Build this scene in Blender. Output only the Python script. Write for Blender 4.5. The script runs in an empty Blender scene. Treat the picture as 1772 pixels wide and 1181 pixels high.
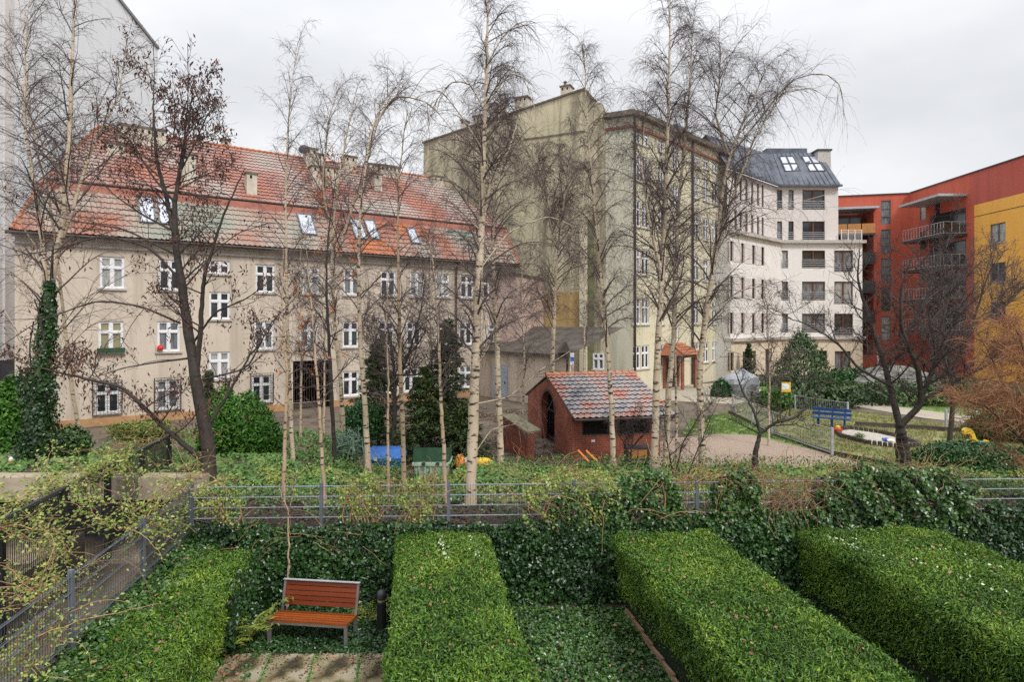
import bpy, math, random
import numpy as np
from mathutils import Vector, Matrix

R = math.radians
rng = np.random.default_rng(11)
random.seed(11)
scene = bpy.context.scene
COL = scene.collection

# ------------------------------------------------------------------ camera, light, exposure
H = 5.4; F = 1050.0; CX = 886.0; HY = 558.0
cd = bpy.data.cameras.new('camera'); cam = bpy.data.objects.new('camera', cd); COL.objects.link(cam)
cam.location = (0, 0, H); cam.rotation_euler = (R(90), 0, 0)
cd.sensor_width = 36.0; cd.lens = 36.0 * F / 1772.0
cd.shift_y = -(590.5 - HY) / 1772.0
cd.clip_start = 0.05; cd.clip_end = 2000
scene.camera = cam

SUN_EL, SUN_AZ = 48, 142          # azimuth the light comes from, degrees clockwise from +Y
world = bpy.data.worlds.new("World"); scene.world = world; world.use_nodes = True
wt = world.node_tree; wt.nodes.clear()
def wn(t, **k):
    n = wt.nodes.new(t)
    for a, b in k.items(): setattr(n, a, b)
    return n
out = wn('ShaderNodeOutputWorld'); bg = wn('ShaderNodeBackground'); sky = wn('ShaderNodeTexSky')
sky.sky_type = 'NISHITA'; sky.sun_disc = False; sky.sun_elevation = R(SUN_EL); sky.sun_rotation = R(SUN_AZ)
sky.air_density = 1.0; sky.dust_density = 3.0
tc = wn('ShaderNodeTexCoord'); nz = wn('ShaderNodeTexNoise'); nz.inputs['Scale'].default_value = 2.0; nz.inputs['Detail'].default_value = 5
mp = wn('ShaderNodeMapping'); mp.inputs['Scale'].default_value = (1, 1, 2.2)
cr = wn('ShaderNodeValToRGB')
cr.color_ramp.elements[0].position = .3; cr.color_ramp.elements[0].color = (6.2, 6.35, 6.7, 1)
cr.color_ramp.elements[1].position = .62; cr.color_ramp.elements[1].color = (8.3, 8.4, 8.55, 1)
mx = wn('ShaderNodeMix'); mx.data_type = 'RGBA'; mx.inputs[0].default_value = .94
wt.links.new(tc.outputs['Generated'], mp.inputs[0]); wt.links.new(mp.outputs[0], nz.inputs[0]); wt.links.new(nz.outputs[0], cr.inputs[0])
sep = wn('ShaderNodeSeparateXYZ'); zr_ = wn('ShaderNodeMapRange'); zr_.inputs[1].default_value = .35; zr_.inputs[2].default_value = 1.0; zr_.inputs[3].default_value = 1.0; zr_.inputs[4].default_value = 2.3
wt.links.new(tc.outputs['Generated'], sep.inputs[0]); wt.links.new(sep.outputs[2], zr_.inputs[0])
mu_ = wn('ShaderNodeMix'); mu_.data_type = 'RGBA'; mu_.blend_type = 'MULTIPLY'; mu_.inputs[0].default_value = 1.0; mu_.clamp_result = False
wt.links.new(cr.outputs[0], mu_.inputs[6]); wt.links.new(zr_.outputs[0], mu_.inputs[7])
wt.links.new(sky.outputs[0], mx.inputs[6]); wt.links.new(mu_.outputs[2], mx.inputs[7])
wt.links.new(mx.outputs[2], bg.inputs[0]); wt.links.new(bg.outputs[0], out.inputs[0])
bg.inputs[1].default_value = 0.08
sd = bpy.data.lights.new('sun', 'SUN'); sun = bpy.data.objects.new('sun', sd); COL.objects.link(sun)
sd.energy = 1.5; sd.angle = R(10); sd.color = (1.0, .98, .95)
sun.rotation_euler = (R(90 - SUN_EL), 0, R(180 - SUN_AZ)); sun.location = (0, -20, 40)
scene.view_settings.view_transform = 'Standard'; scene.view_settings.look = 'None'
scene.view_settings.exposure = 0.56; scene.view_settings.gamma = 1.0
scene.render.engine = 'CYCLES'
scene.cycles.max_bounces = 5; scene.cycles.diffuse_bounces = 3; scene.cycles.glossy_bounces = 2
scene.cycles.transparent_max_bounces = 4; scene.cycles.use_denoising = False

# ------------------------------------------------------------------ helpers
def P(px, py, D):                       # photo pixel at distance D -> world point (measuring the photograph)
    return Vector(((px - CX) * D / F, D, H - (py - HY) * D / F))
def G(px, py, z=0.5):                   # photo pixel on a level ground of height z
    D = (H - z) * F / (py - HY)
    return Vector(((px - CX) * D / F, D, z))
def A(a, D, z=0.0):                     # garden axes: a = across, D = distance
    return Vector((a - .158 * D, D, z))

OFF = {}
def tag(o, label=None, cat=None, group=None, kind=None):
    if label: o['label'] = label
    if cat: o['category'] = cat
    if group: o['group'] = group
    if kind: o['kind'] = kind
    return o
def thing(name, loc, label, cat, group=None):
    o = bpy.data.objects.new(name, None); COL.objects.link(o); o.empty_display_size = .2
    o.location = loc; OFF[o.name] = Vector(loc)
    return tag(o, label, cat, group)
def newobj(name, me, parent=None, loc=(0, 0, 0), rz=0):
    o = bpy.data.objects.new(name, me); COL.objects.link(o)
    o.location = loc; o.rotation_euler = (0, 0, rz)
    if parent is not None: o.parent = parent
    return o

def unit_(v): return v / (np.linalg.norm(v, axis=-1, keepdims=True) + 1e-9)
class MB:
    def __init__(s): s.v = []; s.f = []; s.m = []; s.n = 0
    def add(s, v, f, m=0):
        v = np.asarray(v, dtype=float).reshape(-1, 3); s.v.append(v)
        for q in f: s.f.append(tuple(int(i) + s.n for i in q)); s.m.append(m)
        s.n += len(v)
    def addq(s, v, q, m=0):             # numpy arrays, all faces same size
        s.v.append(np.asarray(v, dtype=float)); q = np.asarray(q) + s.n
        s.f.extend(map(tuple, q.tolist())); s.m.extend([m] * len(q)); s.n += len(v)
    def obox(s, o, a, b, c, m=0):       # corner and three edge vectors
        o, a, b, c = [np.array(tuple(k), float) for k in (o, a, b, c)]
        v = [o, o + a, o + a + b, o + b, o + c, o + a + c, o + a + b + c, o + b + c]
        s.add(v, [(3, 2, 1, 0), (4, 5, 6, 7), (0, 1, 5, 4), (1, 2, 6, 5), (2, 3, 7, 6), (3, 0, 4, 7)], m)
    def box(s, x0, x1, y0, y1, z0, z1, m=0):
        s.obox((x0, y0, z0), (x1 - x0, 0, 0), (0, y1 - y0, 0), (0, 0, z1 - z0), m)
    def bar(s, p, q, w, h=None, m=0):   # rectangular bar between two points
        p = Vector(p); q = Vector(q); h = h or w; d = (q - p)
        up = Vector((0, 0, 1)) if abs(d.normalized().z) < .95 else Vector((0, 1, 0))
        a = d.cross(up).normalized() * w; b = a.cross(d).normalized() * h
        s.obox(p - a / 2 - b / 2, d, a, b, m)
    def poly(s, pts, m=0): s.add([tuple(p) for p in pts], [tuple(range(len(pts)))], m)
    def prism(s, pts, ex, m=0):
        n = len(pts); a = [Vector(p) for p in pts]; b = [p + Vector(ex) for p in a]
        s.add([tuple(p) for p in a + b], [tuple(range(n))[::-1], tuple(range(n, 2 * n))] + [(i, (i + 1) % n, n + (i + 1) % n, n + i) for i in range(n)], m)
    def lathe(s, c, prof, n=16, m=0):   # profile (r,z)
        v = []; f = []
        for r, z in prof:
            for k in range(n): v.append((c[0] + r * math.cos(2 * math.pi * k / n), c[1] + r * math.sin(2 * math.pi * k / n), c[2] + z))
        for i in range(len(prof) - 1):
            for k in range(n): f.append((i * n + k, i * n + (k + 1) % n, (i + 1) * n + (k + 1) % n, (i + 1) * n + k))
        f.append(tuple(range(n))[::-1]); f.append(tuple(range((len(prof) - 1) * n, len(prof) * n)))
        s.add(v, f, m)
    def tubes(s, paths, radii, sides=4, m=0):
        P_ = np.asarray(paths, float); Rr = np.asarray(radii, float)
        K, N, _ = P_.shape
        T = np.gradient(P_, axis=1); T /= np.linalg.norm(T, axis=2, keepdims=True) + 1e-9
        ref = np.where(np.abs(T[:, :1, 2:3]) > .8, np.array([1., .3, 0]), np.array([.1, .2, 1.])) * np.ones((K, N, 3))
        U = np.cross(T, ref); U /= np.linalg.norm(U, axis=2, keepdims=True) + 1e-9
        V = np.cross(T, U)
        ang = np.arange(sides) * 2 * np.pi / sides
        ring = P_[:, :, None, :] + Rr[:, :, None, None] * (np.cos(ang)[None, None, :, None] * U[:, :, None, :] + np.sin(ang)[None, None, :, None] * V[:, :, None, :])
        v = ring.reshape(-1, 3)
        k, i, j = np.meshgrid(np.arange(K), np.arange(N - 1), np.arange(sides), indexing='ij')
        b = (k * N + i) * sides; j2 = (j + 1) % sides
        q = np.stack([b + j, b + j2, b + sides + j2, b + sides + j], -1).reshape(-1, 4)
        s.addq(v, q, m)
    def tube(s, pts, r, sides=8, m=0):
        pts = np.array([tuple(p) for p in pts], float); r = np.ones(len(pts)) * r
        s.tubes(pts[None], r[None], sides, m)
    def leaves(s, c, n, size, width=.8, along=None, fold=.12, jit=.35, m=0):
        c = np.asarray(c, float); K = len(c); n = np.asarray(n, float) + rng.normal(0, jit, (K, 3))
        n /= np.linalg.norm(n, axis=1, keepdims=True) + 1e-9
        t = rng.normal(0, 1, (K, 3)) if along is None else np.asarray(along, float) + rng.normal(0, .35, (K, 3))
        t -= n * np.sum(t * n, 1, keepdims=True); t /= np.linalg.norm(t, axis=1, keepdims=True) + 1e-9
        b = np.cross(n, t); sz = (size * rng.uniform(.6, 1.25, K))[:, None]
        v = np.stack([c - t * sz * .5, c + b * sz * width * .5 - t * sz * .08 + n * sz * fold, c + t * sz * .5, c - b * sz * width * .5 - t * sz * .08 + n * sz * fold], 1)
        s.addq(v.reshape(-1, 3), np.arange(K * 4).reshape(-1, 4), m)
    def sprays(s, c, al, nrm, size, m=0, nb=5, spread=.75):
        c = np.asarray(c, float); K = len(c); al = unit_(al); n = nrm - al * np.sum(al * nrm, 1, keepdims=True); n = unit_(n); b = np.cross(al, n)
        sz = (size * rng.uniform(.6, 1.3, K))[:, None]; vs = [c]; q = []
        for i in range(nb):
            an = (i / (nb - 1) - .5) * 2 * spread; ln = (1 - .35 * abs(an)) ; d = al * math.cos(an) + b * math.sin(an) + n * .12 * (i % 2); w = np.cross(n, d) * .042
            vs += [c + (d * ln * .55 + w) * sz, c + d * ln * sz, c + (d * ln * .55 - w) * sz]; q.append((0, 1 + 3 * i, 2 + 3 * i, 3 + 3 * i))
        M_ = 1 + 3 * nb; v = np.stack(vs, 1).reshape(-1, 3); q = (np.arange(K)[:, None, None] * M_ + np.array(q)[None]).reshape(-1, 4)
        s.addq(v, q, m)
    def build(s, name, mats, parent=None, smooth=False, origin=None):
        if not isinstance(mats, (list, tuple)): mats = [mats]
        v = np.concatenate(s.v)
        off = Vector((0, 0, 0))
        if parent is not None: off = OFF[parent.name]
        elif origin is not None: off = Vector(origin)
        v = v - np.array(tuple(off))
        me = bpy.data.meshes.new(name)
        me.vertices.add(len(v)); me.vertices.foreach_set('co', v.ravel())
        ls = np.array([len(f) for f in s.f]); st = np.concatenate([[0], np.cumsum(ls)[:-1]])
        flat = np.fromiter((i for f in s.f for i in f), dtype=np.int64, count=int(ls.sum()))
        me.loops.add(len(flat)); me.polygons.add(len(ls))
        me.loops.foreach_set('vertex_index', flat)
        me.polygons.foreach_set('loop_start', st); me.polygons.foreach_set('loop_total', ls)
        me.polygons.foreach_set('material_index', np.array(s.m))
        me.polygons.foreach_set('use_smooth', np.full(len(ls), bool(smooth)))
        for m in mats: me.materials.append(m)
        me.update(calc_edges=True); me.validate()
        if parent is not None:
            o = newobj(name, me, parent); OFF[o.name] = off
        else:
            o = newobj(name, me, None, off); OFF[o.name] = off
        return o

# ------------------------------------------------------------------ materials
MATS = {}
def mat(name, cols, scale=4.0, rough=.8, bump=0.0, bscale=None, island=0.0, spec=.4, stretch=(1, 1, 1), detail=5, lo=.3, hi=.7, metal=0.0, sheen=0, trans=0.0, coat=0.0):
    if name in MATS: return MATS[name]
    m = bpy.data.materials.new(name); m.use_nodes = True; MATS[name] = m
    t = m.node_tree; N = t.nodes; L = t.links; b = N['Principled BSDF']
    b.inputs['Roughness'].default_value = rough; b.inputs['Specular IOR Level'].default_value = spec; b.inputs['Metallic'].default_value = metal
    if coat: b.inputs['Coat Weight'].default_value = coat; b.inputs['Coat Roughness'].default_value = .15
    co = N.new('ShaderNodeTexCoord'); mp = N.new('ShaderNodeMapping'); mp.inputs['Scale'].default_value = stretch
    L.new(co.outputs['Object'], mp.inputs[0])
    nz = N.new('ShaderNodeTexNoise'); nz.inputs['Scale'].default_value = scale; nz.inputs['Detail'].default_value = detail
    L.new(mp.outputs[0], nz.inputs[0])
    mr = N.new('ShaderNodeMapRange'); mr.inputs[1].default_value = lo; mr.inputs[2].default_value = hi
    L.new(nz.outputs[0], mr.inputs[0]); fac = mr.outputs[0]
    if island:
        ge = N.new('ShaderNodeNewGeometry'); mi = N.new('ShaderNodeMix'); mi.inputs[0].default_value = island
        L.new(fac, mi.inputs[2]); L.new(ge.outputs['Random Per Island'], mi.inputs[3]); fac = mi.outputs[0]
    cr = N.new('ShaderNodeValToRGB'); e = cr.color_ramp.elements
    while len(e) < len(cols): e.new(.5)
    for i, c in enumerate(cols):
        e[i].position = i / (len(cols) - 1) if len(cols) > 1 else 0; e[i].color = (*c, 1)
    L.new(fac, cr.inputs[0]); L.new(cr.outputs[0], b.inputs['Base Color'])
    if bump:
        n2 = N.new('ShaderNodeTexNoise'); n2.inputs['Scale'].default_value = bscale or scale * 6; n2.inputs['Detail'].default_value = 4
        L.new(mp.outputs[0], n2.inputs[0]); bu = N.new('ShaderNodeBump'); bu.inputs['Strength'].default_value = bump; bu.inputs['Distance'].default_value = .02
        L.new(n2.outputs[0], bu.inputs['Height']); L.new(bu.outputs[0], b.inputs['Normal'])
    return m
def wallmat(name, base, streak, patch, sc=.35, srough=.9, amount=.6):
    """render with large patches and rain streaks that run down it"""
    m = bpy.data.materials.new(name); m.use_nodes = True; t = m.node_tree; N = t.nodes; L = t.links; b = N['Principled BSDF']
    b.inputs['Roughness'].default_value = srough; b.inputs['Specular IOR Level'].default_value = .25
    co = N.new('ShaderNodeTexCoord')
    def noise(scale, st, lo, hi, det=6):
        mp = N.new('ShaderNodeMapping'); mp.inputs['Scale'].default_value = st; L.new(co.outputs['Object'], mp.inputs[0])
        nz = N.new('ShaderNodeTexNoise'); nz.inputs['Scale'].default_value = scale; nz.inputs['Detail'].default_value = det; nz.inputs['Roughness'].default_value = .62
        L.new(mp.outputs[0], nz.inputs[0]); mr = N.new('ShaderNodeMapRange'); mr.inputs[1].default_value = lo; mr.inputs[2].default_value = hi
        L.new(nz.outputs[0], mr.inputs[0]); return mr.outputs[0]
    def mixc(f, a, c2, amt=1.0):
        mi = N.new('ShaderNodeMix'); mi.data_type = 'RGBA'
        mu = N.new('ShaderNodeMath'); mu.operation = 'MULTIPLY'; mu.inputs[1].default_value = amt; L.new(f, mu.inputs[0]); L.new(mu.outputs[0], mi.inputs[0])
        if isinstance(a, tuple): mi.inputs[6].default_value = (*a, 1)
        else: L.new(a, mi.inputs[6])
        mi.inputs[7].default_value = (*c2, 1); return mi.outputs[2]
    c = mixc(noise(sc, (1, 1, 1), .4, .7), base, patch, .8)
    c = mixc(noise(1.3, (1, 1, .09), .45, .68), c, streak, amount)
    c = mixc(noise(9, (1, 1, 1), .5, .8), c, tuple(k * .78 for k in base), .5)
    L.new(c, b.inputs['Base Color'])
    n2 = N.new('ShaderNodeTexNoise'); n2.inputs['Scale'].default_value = 30; L.new(co.outputs['Object'], n2.inputs[0])
    bu = N.new('ShaderNodeBump'); bu.inputs['Strength'].default_value = .25; bu.inputs['Distance'].default_value = .01
    L.new(n2.outputs[0], bu.inputs['Height']); L.new(bu.outputs[0], b.inputs['Normal'])
    return m
def brickmat(name, c1, c2, mortar, ang, bw=.26, bh=.077):
    m = bpy.data.materials.new(name); m.use_nodes = True; t = m.node_tree; N = t.nodes; L = t.links; b = N['Principled BSDF']
    b.inputs['Roughness'].default_value = .8
    co = N.new('ShaderNodeTexCoord'); rot = N.new('ShaderNodeMapping'); rot.inputs['Rotation'].default_value = (0, 0, -ang)
    sp = N.new('ShaderNodeSeparateXYZ'); ad = N.new('ShaderNodeMath'); cb = N.new('ShaderNodeCombineXYZ'); br = N.new('ShaderNodeTexBrick')
    L.new(co.outputs['Object'], rot.inputs[0]); L.new(rot.outputs[0], sp.inputs[0]); L.new(sp.outputs[0], ad.inputs[0]); L.new(sp.outputs[1], ad.inputs[1])
    L.new(ad.outputs[0], cb.inputs[0]); L.new(sp.outputs[2], cb.inputs[1]); L.new(cb.outputs[0], br.inputs[0])
    br.inputs['Scale'].default_value = 1; br.inputs['Brick Width'].default_value = bw; br.inputs['Row Height'].default_value = bh
    br.inputs['Mortar Size'].default_value = .008; br.inputs['Mortar Smooth'].default_value = .2; br.inputs['Bias'].default_value = -.2
    br.inputs['Color1'].default_value = (*c1, 1); br.inputs['Color2'].default_value = (*c2, 1); br.inputs['Mortar'].default_value = (*mortar, 1)
    nz = N.new('ShaderNodeTexNoise'); nz.inputs['Scale'].default_value = 1.6; nz.inputs['Detail'].default_value = 6; L.new(co.outputs['Object'], nz.inputs[0])
    mr = N.new('ShaderNodeMapRange'); mr.inputs[1].default_value = .35; mr.inputs[2].default_value = .7; mr.inputs[3].default_value = .62; mr.inputs[4].default_value = 1.15
    L.new(nz.outputs[0], mr.inputs[0])
    mi = N.new('ShaderNodeMix'); mi.data_type = 'RGBA'; mi.blend_type = 'MULTIPLY'; mi.inputs[0].default_value = 1
    L.new(br.outputs[0], mi.inputs[6]); L.new(mr.outputs[0], mi.inputs[7]); L.new(mi.outputs[2], b.inputs['Base Color'])
    bu = N.new('ShaderNodeBump'); bu.inputs['Strength'].default_value = .5; bu.inputs['Distance'].default_value = .01; bu.invert = True
    L.new(br.outputs[1], bu.inputs['Height']); L.new(bu.outputs[0], b.inputs['Normal'])
    return m
def barkmat(name, light, dark, mark):
    m = bpy.data.materials.new(name); m.use_nodes = True; t = m.node_tree; N = t.nodes; L = t.links; b = N['Principled BSDF']
    b.inputs['Roughness'].default_value = .75
    co = N.new('ShaderNodeTexCoord')
    def noise(scale, st, lo, hi):
        mp = N.new('ShaderNodeMapping'); mp.inputs['Scale'].default_value = st; L.new(co.outputs['Object'], mp.inputs[0])
        nz = N.new('ShaderNodeTexNoise'); nz.inputs['Scale'].default_value = scale; nz.inputs['Detail'].default_value = 4
        L.new(mp.outputs[0], nz.inputs[0]); mr = N.new('ShaderNodeMapRange'); mr.inputs[1].default_value = lo; mr.inputs[2].default_value = hi
        L.new(nz.outputs[0], mr.inputs[0]); return mr.outputs[0]
    a = N.new('ShaderNodeMix'); a.data_type = 'RGBA'; L.new(noise(2.5, (1, 1, .5), .35, .7), a.inputs[0]); a.inputs[6].default_value = (*light, 1); a.inputs[7].default_value = (*dark, 1)
    c = N.new('ShaderNodeMix'); c.data_type = 'RGBA'; L.new(noise(5.0, (1, 1, 3.2), .56, .64), c.inputs[0]); L.new(a.outputs[2], c.inputs[6]); c.inputs[7].default_value = (*mark, 1)
    L.new(c.outputs[2], b.inputs['Base Color'])
    return m

m_beige = wallmat('beige_render', (.61, .52, .425), (.34, .28, .215), (.52, .44, .35), amount=.75, sc=.35)
m_yellow = wallmat('pale_yellow_render', (.66, .61, .44), (.38, .35, .25), (.70, .66, .52), amount=.5)
m_fire = wallmat('stained_gable_render', (.56, .50, .345), (.15, .125, .085), (.42, .375, .25), sc=.35, amount=.95)
m_return = wallmat('grey_green_render', (.56, .54, .42), (.32, .30, .22), (.60, .58, .47), amount=.6)
m_white = wallmat('white_render', (.66, .61, .58), (.50, .46, .44), (.70, .66, .63), amount=.3)
m_whiter = wallmat('bright_white_render', (.78, .75, .71), (.6, .56, .53), (.8, .78, .75), amount=.25)
m_cream = wallmat('cream_render', (.70, .60, .45), (.5, .42, .3), (.72, .63, .5), amount=.3)
m_tall = wallmat('tall_white_render', (.74, .75, .76), (.60, .61, .61), (.78, .78, .79), amount=.3)
m_red = wallmat('brick_red_render', (.52, .115, .07), (.36, .085, .055), (.58, .15, .095), amount=.5)
m_redd = wallmat('dull_red_render', (.46, .105, .08), (.32, .08, .06), (.50, .13, .10), amount=.5)
m_orange = wallmat('orange_render', (.84, .43, .09), (.6, .3, .06), (.8, .46, .12), amount=.3)
m_pink = wallmat('pink_render', (.50, .37, .31), (.36, .26, .21), (.55, .42, .36), amount=.4)
m_ochre = wallmat('ochre_render', (.42, .29, .12), (.25, .18, .08), (.48, .36, .17), amount=.7)
m_plinth = mat('orange_plinth', [(.42, .22, .10), (.50, .30, .16)], 3)
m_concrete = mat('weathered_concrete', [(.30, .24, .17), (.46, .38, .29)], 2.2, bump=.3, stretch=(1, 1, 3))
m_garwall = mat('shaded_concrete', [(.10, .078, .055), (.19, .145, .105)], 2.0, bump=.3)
m_slab = mat('mossy_slab', [(.04, .034, .018), (.14, .115, .05), (.25, .21, .12), (.34, .295, .21)], 2.6, bump=.9, bscale=45, rough=.8, lo=.34, hi=.60)
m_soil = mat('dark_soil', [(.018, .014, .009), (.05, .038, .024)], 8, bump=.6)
m_yard = mat('yard_earth', [(.045, .034, .025), (.11, .083, .06), (.16, .125, .095), (.09, .09, .04)], .9, bump=.6, bscale=25)
m_path = mat('pale_paving', [(.33, .29, .22), (.42, .38, .30)], 1.5, bump=.2)
m_gravel = mat('pinkish_gravel', [(.26, .19, .14), (.42, .32, .25)], 30, bump=.8, bscale=60, lo=.35, hi=.65)
m_sand = mat('sand', [(.40, .36, .30), (.52, .48, .42)], 6, bump=.4)
m_grass = mat('patchy_lawn', [(.10, .17, .03), (.22, .22, .075), (.27, .23, .11)], 1.4, bump=.7, bscale=60)
m_grassg = mat('green_lawn', [(.07, .20, .02), (.16, .24, .06), (.28, .25, .15)], 1.8, bump=.7, bscale=60)
m_wood = mat('orange_wood', [(.15, .030, .006), (.38, .095, .016)], 2.2, rough=.42, island=.6, coat=.25, stretch=(1, 8, 8), bump=.1)
m_woodd = mat('red_brown_wood', [(.10, .018, .006), (.20, .040, .012)], 1.2, rough=.42, island=.6, coat=.25, stretch=(1, 8, 8), bump=.1)
m_steel = mat('grey_steel', [(.16, .15, .145), (.24, .225, .215)], 3, rough=.5, metal=.3)
m_galv = mat('galvanised_steel', [(.36, .38, .40), (.48, .50, .52)], 6, rough=.45, metal=.2)
m_fence = mat('blue_grey_fence_paint', [(.105, .12, .145), (.165, .185, .215)], 4, rough=.45, metal=.2)
m_rod = mat('grey_fence_rod', [(.20, .215, .25), (.34, .36, .41)], 6, rough=.4, metal=.2)
m_rodd = mat('dark_fence_rod', [(.035, .038, .045), (.07, .075, .085)], 6, rough=.5)
m_black = mat('black_metal', [(.012, .012, .014), (.03, .03, .032)], 3, rough=.5)
m_anth = mat('anthracite', [(.035, .035, .04), (.055, .055, .06)], 3, rough=.45)
m_glass = mat('dark_window_glass', [(.012, .014, .018), (.05, .055, .06)], 1.2, rough=.08, spec=.7)
m_curt = mat('curtained_glass', [(.06, .065, .07), (.26, .27, .28)], 2.2, rough=.15, spec=.6, stretch=(3, 3, .6))
m_curt2 = mat('light_curtain_glass', [(.22, .22, .21), (.50, .49, .46)], 2.2, rough=.2, spec=.5, stretch=(4, 4, .5))
m_blind = mat('blind_behind_glass', [(.26, .23, .13), (.33, .30, .18)], 2, rough=.25, spec=.5)
m_skyglass = mat('roof_window_glass', [(.42, .46, .54), (.60, .63, .70)], 2.5, rough=.12, spec=.8)
m_frame = mat('white_window_frame', [(.74, .74, .74), (.82, .82, .82)], 3, rough=.5)
m_brownf = mat('brown_window_frame', [(.10, .035, .02), (.16, .06, .035)], 3, rough=.5)
m_grey = mat('grey_frame', [(.10, .11, .12), (.16, .17, .18)], 3, rough=.5)
m_sill = mat('stone_sill', [(.40, .37, .33), (.52, .49, .45)], 5)
m_slate = mat('slate_roof_metal', [(.055, .065, .085), (.12, .135, .165)], 1.5, rough=.55, spec=.4, stretch=(1, 1, 1), bump=.1)
m_tile = mat('clay_roof_tile', [(.23, .225, .19), (.34, .29, .25), (.37, .26, .22), (.33, .17, .135), (.31, .125, .09), (.38, .14, .075)], .30, rough=.55, island=.16, lo=.30, hi=.66, spec=.6)
m_tile2 = mat('mossy_roof_tile', [(.20, .235, .18), (.27, .265, .22), (.33, .27, .22), (.33, .20, .155), (.32, .13, .085), (.46, .15, .05)], .25, rough=.6, island=.13, lo=.33, hi=.62, spec=.4)
m_tileo = mat('orange_roof_tile', [(.27, .095, .055), (.40, .14, .065), (.46, .19, .09)], 1, rough=.5, island=.6)
m_tileb = mat('weathered_shed_tile', [(.15, .145, .16), (.28, .27, .285), (.38, .33, .32), (.42, .25, .21), (.46, .19, .14), (.48, .17, .11)], 1.1, rough=.3, island=.15, lo=.34, hi=.66, spec=.6)
m_redband = mat('red_fascia', [(.32, .11, .075), (.43, .17, .12)], 1.5, rough=.55)
m_chim = mat('chimney_render', [(.42, .37, .29), (.62, .56, .46)], 2.5, bump=.3)
m_cap = mat('chimney_cap', [(.09, .08, .06), (.20, .17, .13)], 4)
m_pipe = mat('brown_downpipe', [(.035, .025, .022), (.07, .05, .04)], 4, rough=.5)
m_darkroof = mat('dark_felt_roof', [(.045, .04, .035), (.12, .10, .08)], 1.2, bump=.3)
m_in = mat('dark_interior', [(.012, .010, .009), (.02, .018, .015)], 2, rough=1)
m_blue = mat('blue_plastic', [(.02, .10, .36), (.04, .17, .50)], 5, rough=.45)
m_benchb = mat('blue_paint', [(.015, .05, .16), (.03, .09, .26)], 5, rough=.5)
m_greenbin = mat('pale_green_plastic', [(.36, .50, .38), (.48, .60, .48)], 4, rough=.5)
m_greenlid = mat('dark_green_plastic', [(.02, .06, .03), (.04, .09, .05)], 4, rough=.7, spec=.2)
m_red2 = mat('red_plastic', [(.55, .02, .015), (.65, .04, .03)], 5, rough=.5)
m_white2 = mat('white_plastic', [(.72, .72, .72), (.8, .8, .8)], 5, rough=.5)
m_yel = mat('yellow_plastic', [(.72, .42, .03), (.80, .52, .06)], 5, rough=.5)
m_org = mat('orange_plastic', [(.75, .22, .04), (.85, .32, .08)], 5, rough=.5)
m_plank = mat('honey_panel', [(.42, .18, .05), (.52, .25, .08)], 4, rough=.6)
m_stone = mat('field_stone', [(.16, .13, .10), (.34, .29, .24)], 5, bump=.5, island=.5)
m_birch = barkmat('birch_bark', (.62, .50, .37), (.40, .32, .20), (.035, .025, .02))
m_birch2 = barkmat('tan_birch_bark', (.50, .36, .25), (.32, .24, .13), (.04, .03, .025))
m_bark = barkmat('dark_bark', (.060, .045, .035), (.035, .028, .022), (.02, .016, .013))
m_barkg = barkmat('greenish_bark', (.12, .105, .07), (.06, .055, .04), (.03, .026, .02))
m_twig = mat('purple_brown_twig', [(.055, .040, .039), (.165, .12, .106)], 3, rough=.8, island=.5)
m_twigd = mat('dark_twig', [(.035, .027, .026), (.085, .064, .056)], 3, rough=.8, island=.5)
m_twigo = mat('rusty_twig', [(.16, .07, .035), (.42, .20, .10)], 3, rough=.8, island=.7)
m_vine = mat('dry_orange_vine', [(.17, .095, .05), (.46, .27, .14)], 3, rough=.8, island=.7)
m_seed = mat('brown_seed_wing', [(.05, .022, .018), (.17, .075, .05)], 3, rough=.8, island=.7)
m_oleaf = mat('orange_leaf', [(.32, .07, .02), (.60, .20, .04)], 3, rough=.7, island=.8)
m_dead = mat('dead_leaf', [(.16, .06, .03), (.42, .20, .13)], 3, rough=.7, island=.8)
m_ivy = mat('ivy_leaf', [(.007, .024, .006), (.018, .056, .011), (.055, .135, .026)], .8, rough=.34, island=.6, spec=.5, lo=.35, hi=.65)
m_ivyl = mat('pale_ivy_leaf', [(.010, .036, .006), (.034, .092, .014), (.12, .22, .045)], .8, rough=.34, island=.65, spec=.55)
m_yew = mat('yew_sprig', [(.012, .034, .006), (.050, .122, .012), (.125, .230, .022), (.30, .38, .05)], .9, rough=.42, island=.62, lo=.33, hi=.67)
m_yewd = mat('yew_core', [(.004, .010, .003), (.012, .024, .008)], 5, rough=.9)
m_honey = mat('yellow_green_leaf', [(.08, .14, .02), (.20, .26, .045), (.38, .40, .12)], 1.5, rough=.5, island=.75)
m_cover = mat('ground_cover_leaf', [(.035, .09, .015), (.09, .19, .035), (.20, .30, .075)], .7, rough=.5, island=.6)
m_thuja = mat('bright_thuja', [(.018, .065, .007), (.055, .165, .016), (.13, .29, .04)], 1.5, rough=.5, island=.6)
m_conif = mat('dark_conifer', [(.014, .034, .013), (.045, .085, .03), (.10, .155, .05)], 1.2, rough=.55, island=.6)
m_spruce = mat('olive_spruce', [(.02, .045, .014), (.06, .10, .025), (.12, .16, .045)], 1.2, rough=.55, island=.6)
m_laurel = mat('laurel_leaf', [(.012, .05, .012), (.03, .10, .025), (.07, .16, .05)], 1.2, rough=.35, island=.6)
m_fern = mat('fern_frond', [(.08, .14, .015), (.18, .22, .03), (.26, .26, .06)], 2, rough=.5, island=.6)
m_litter = mat('litter', [(.05, .03, .02), (.13, .075, .045)], 3, island=.7)
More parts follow.
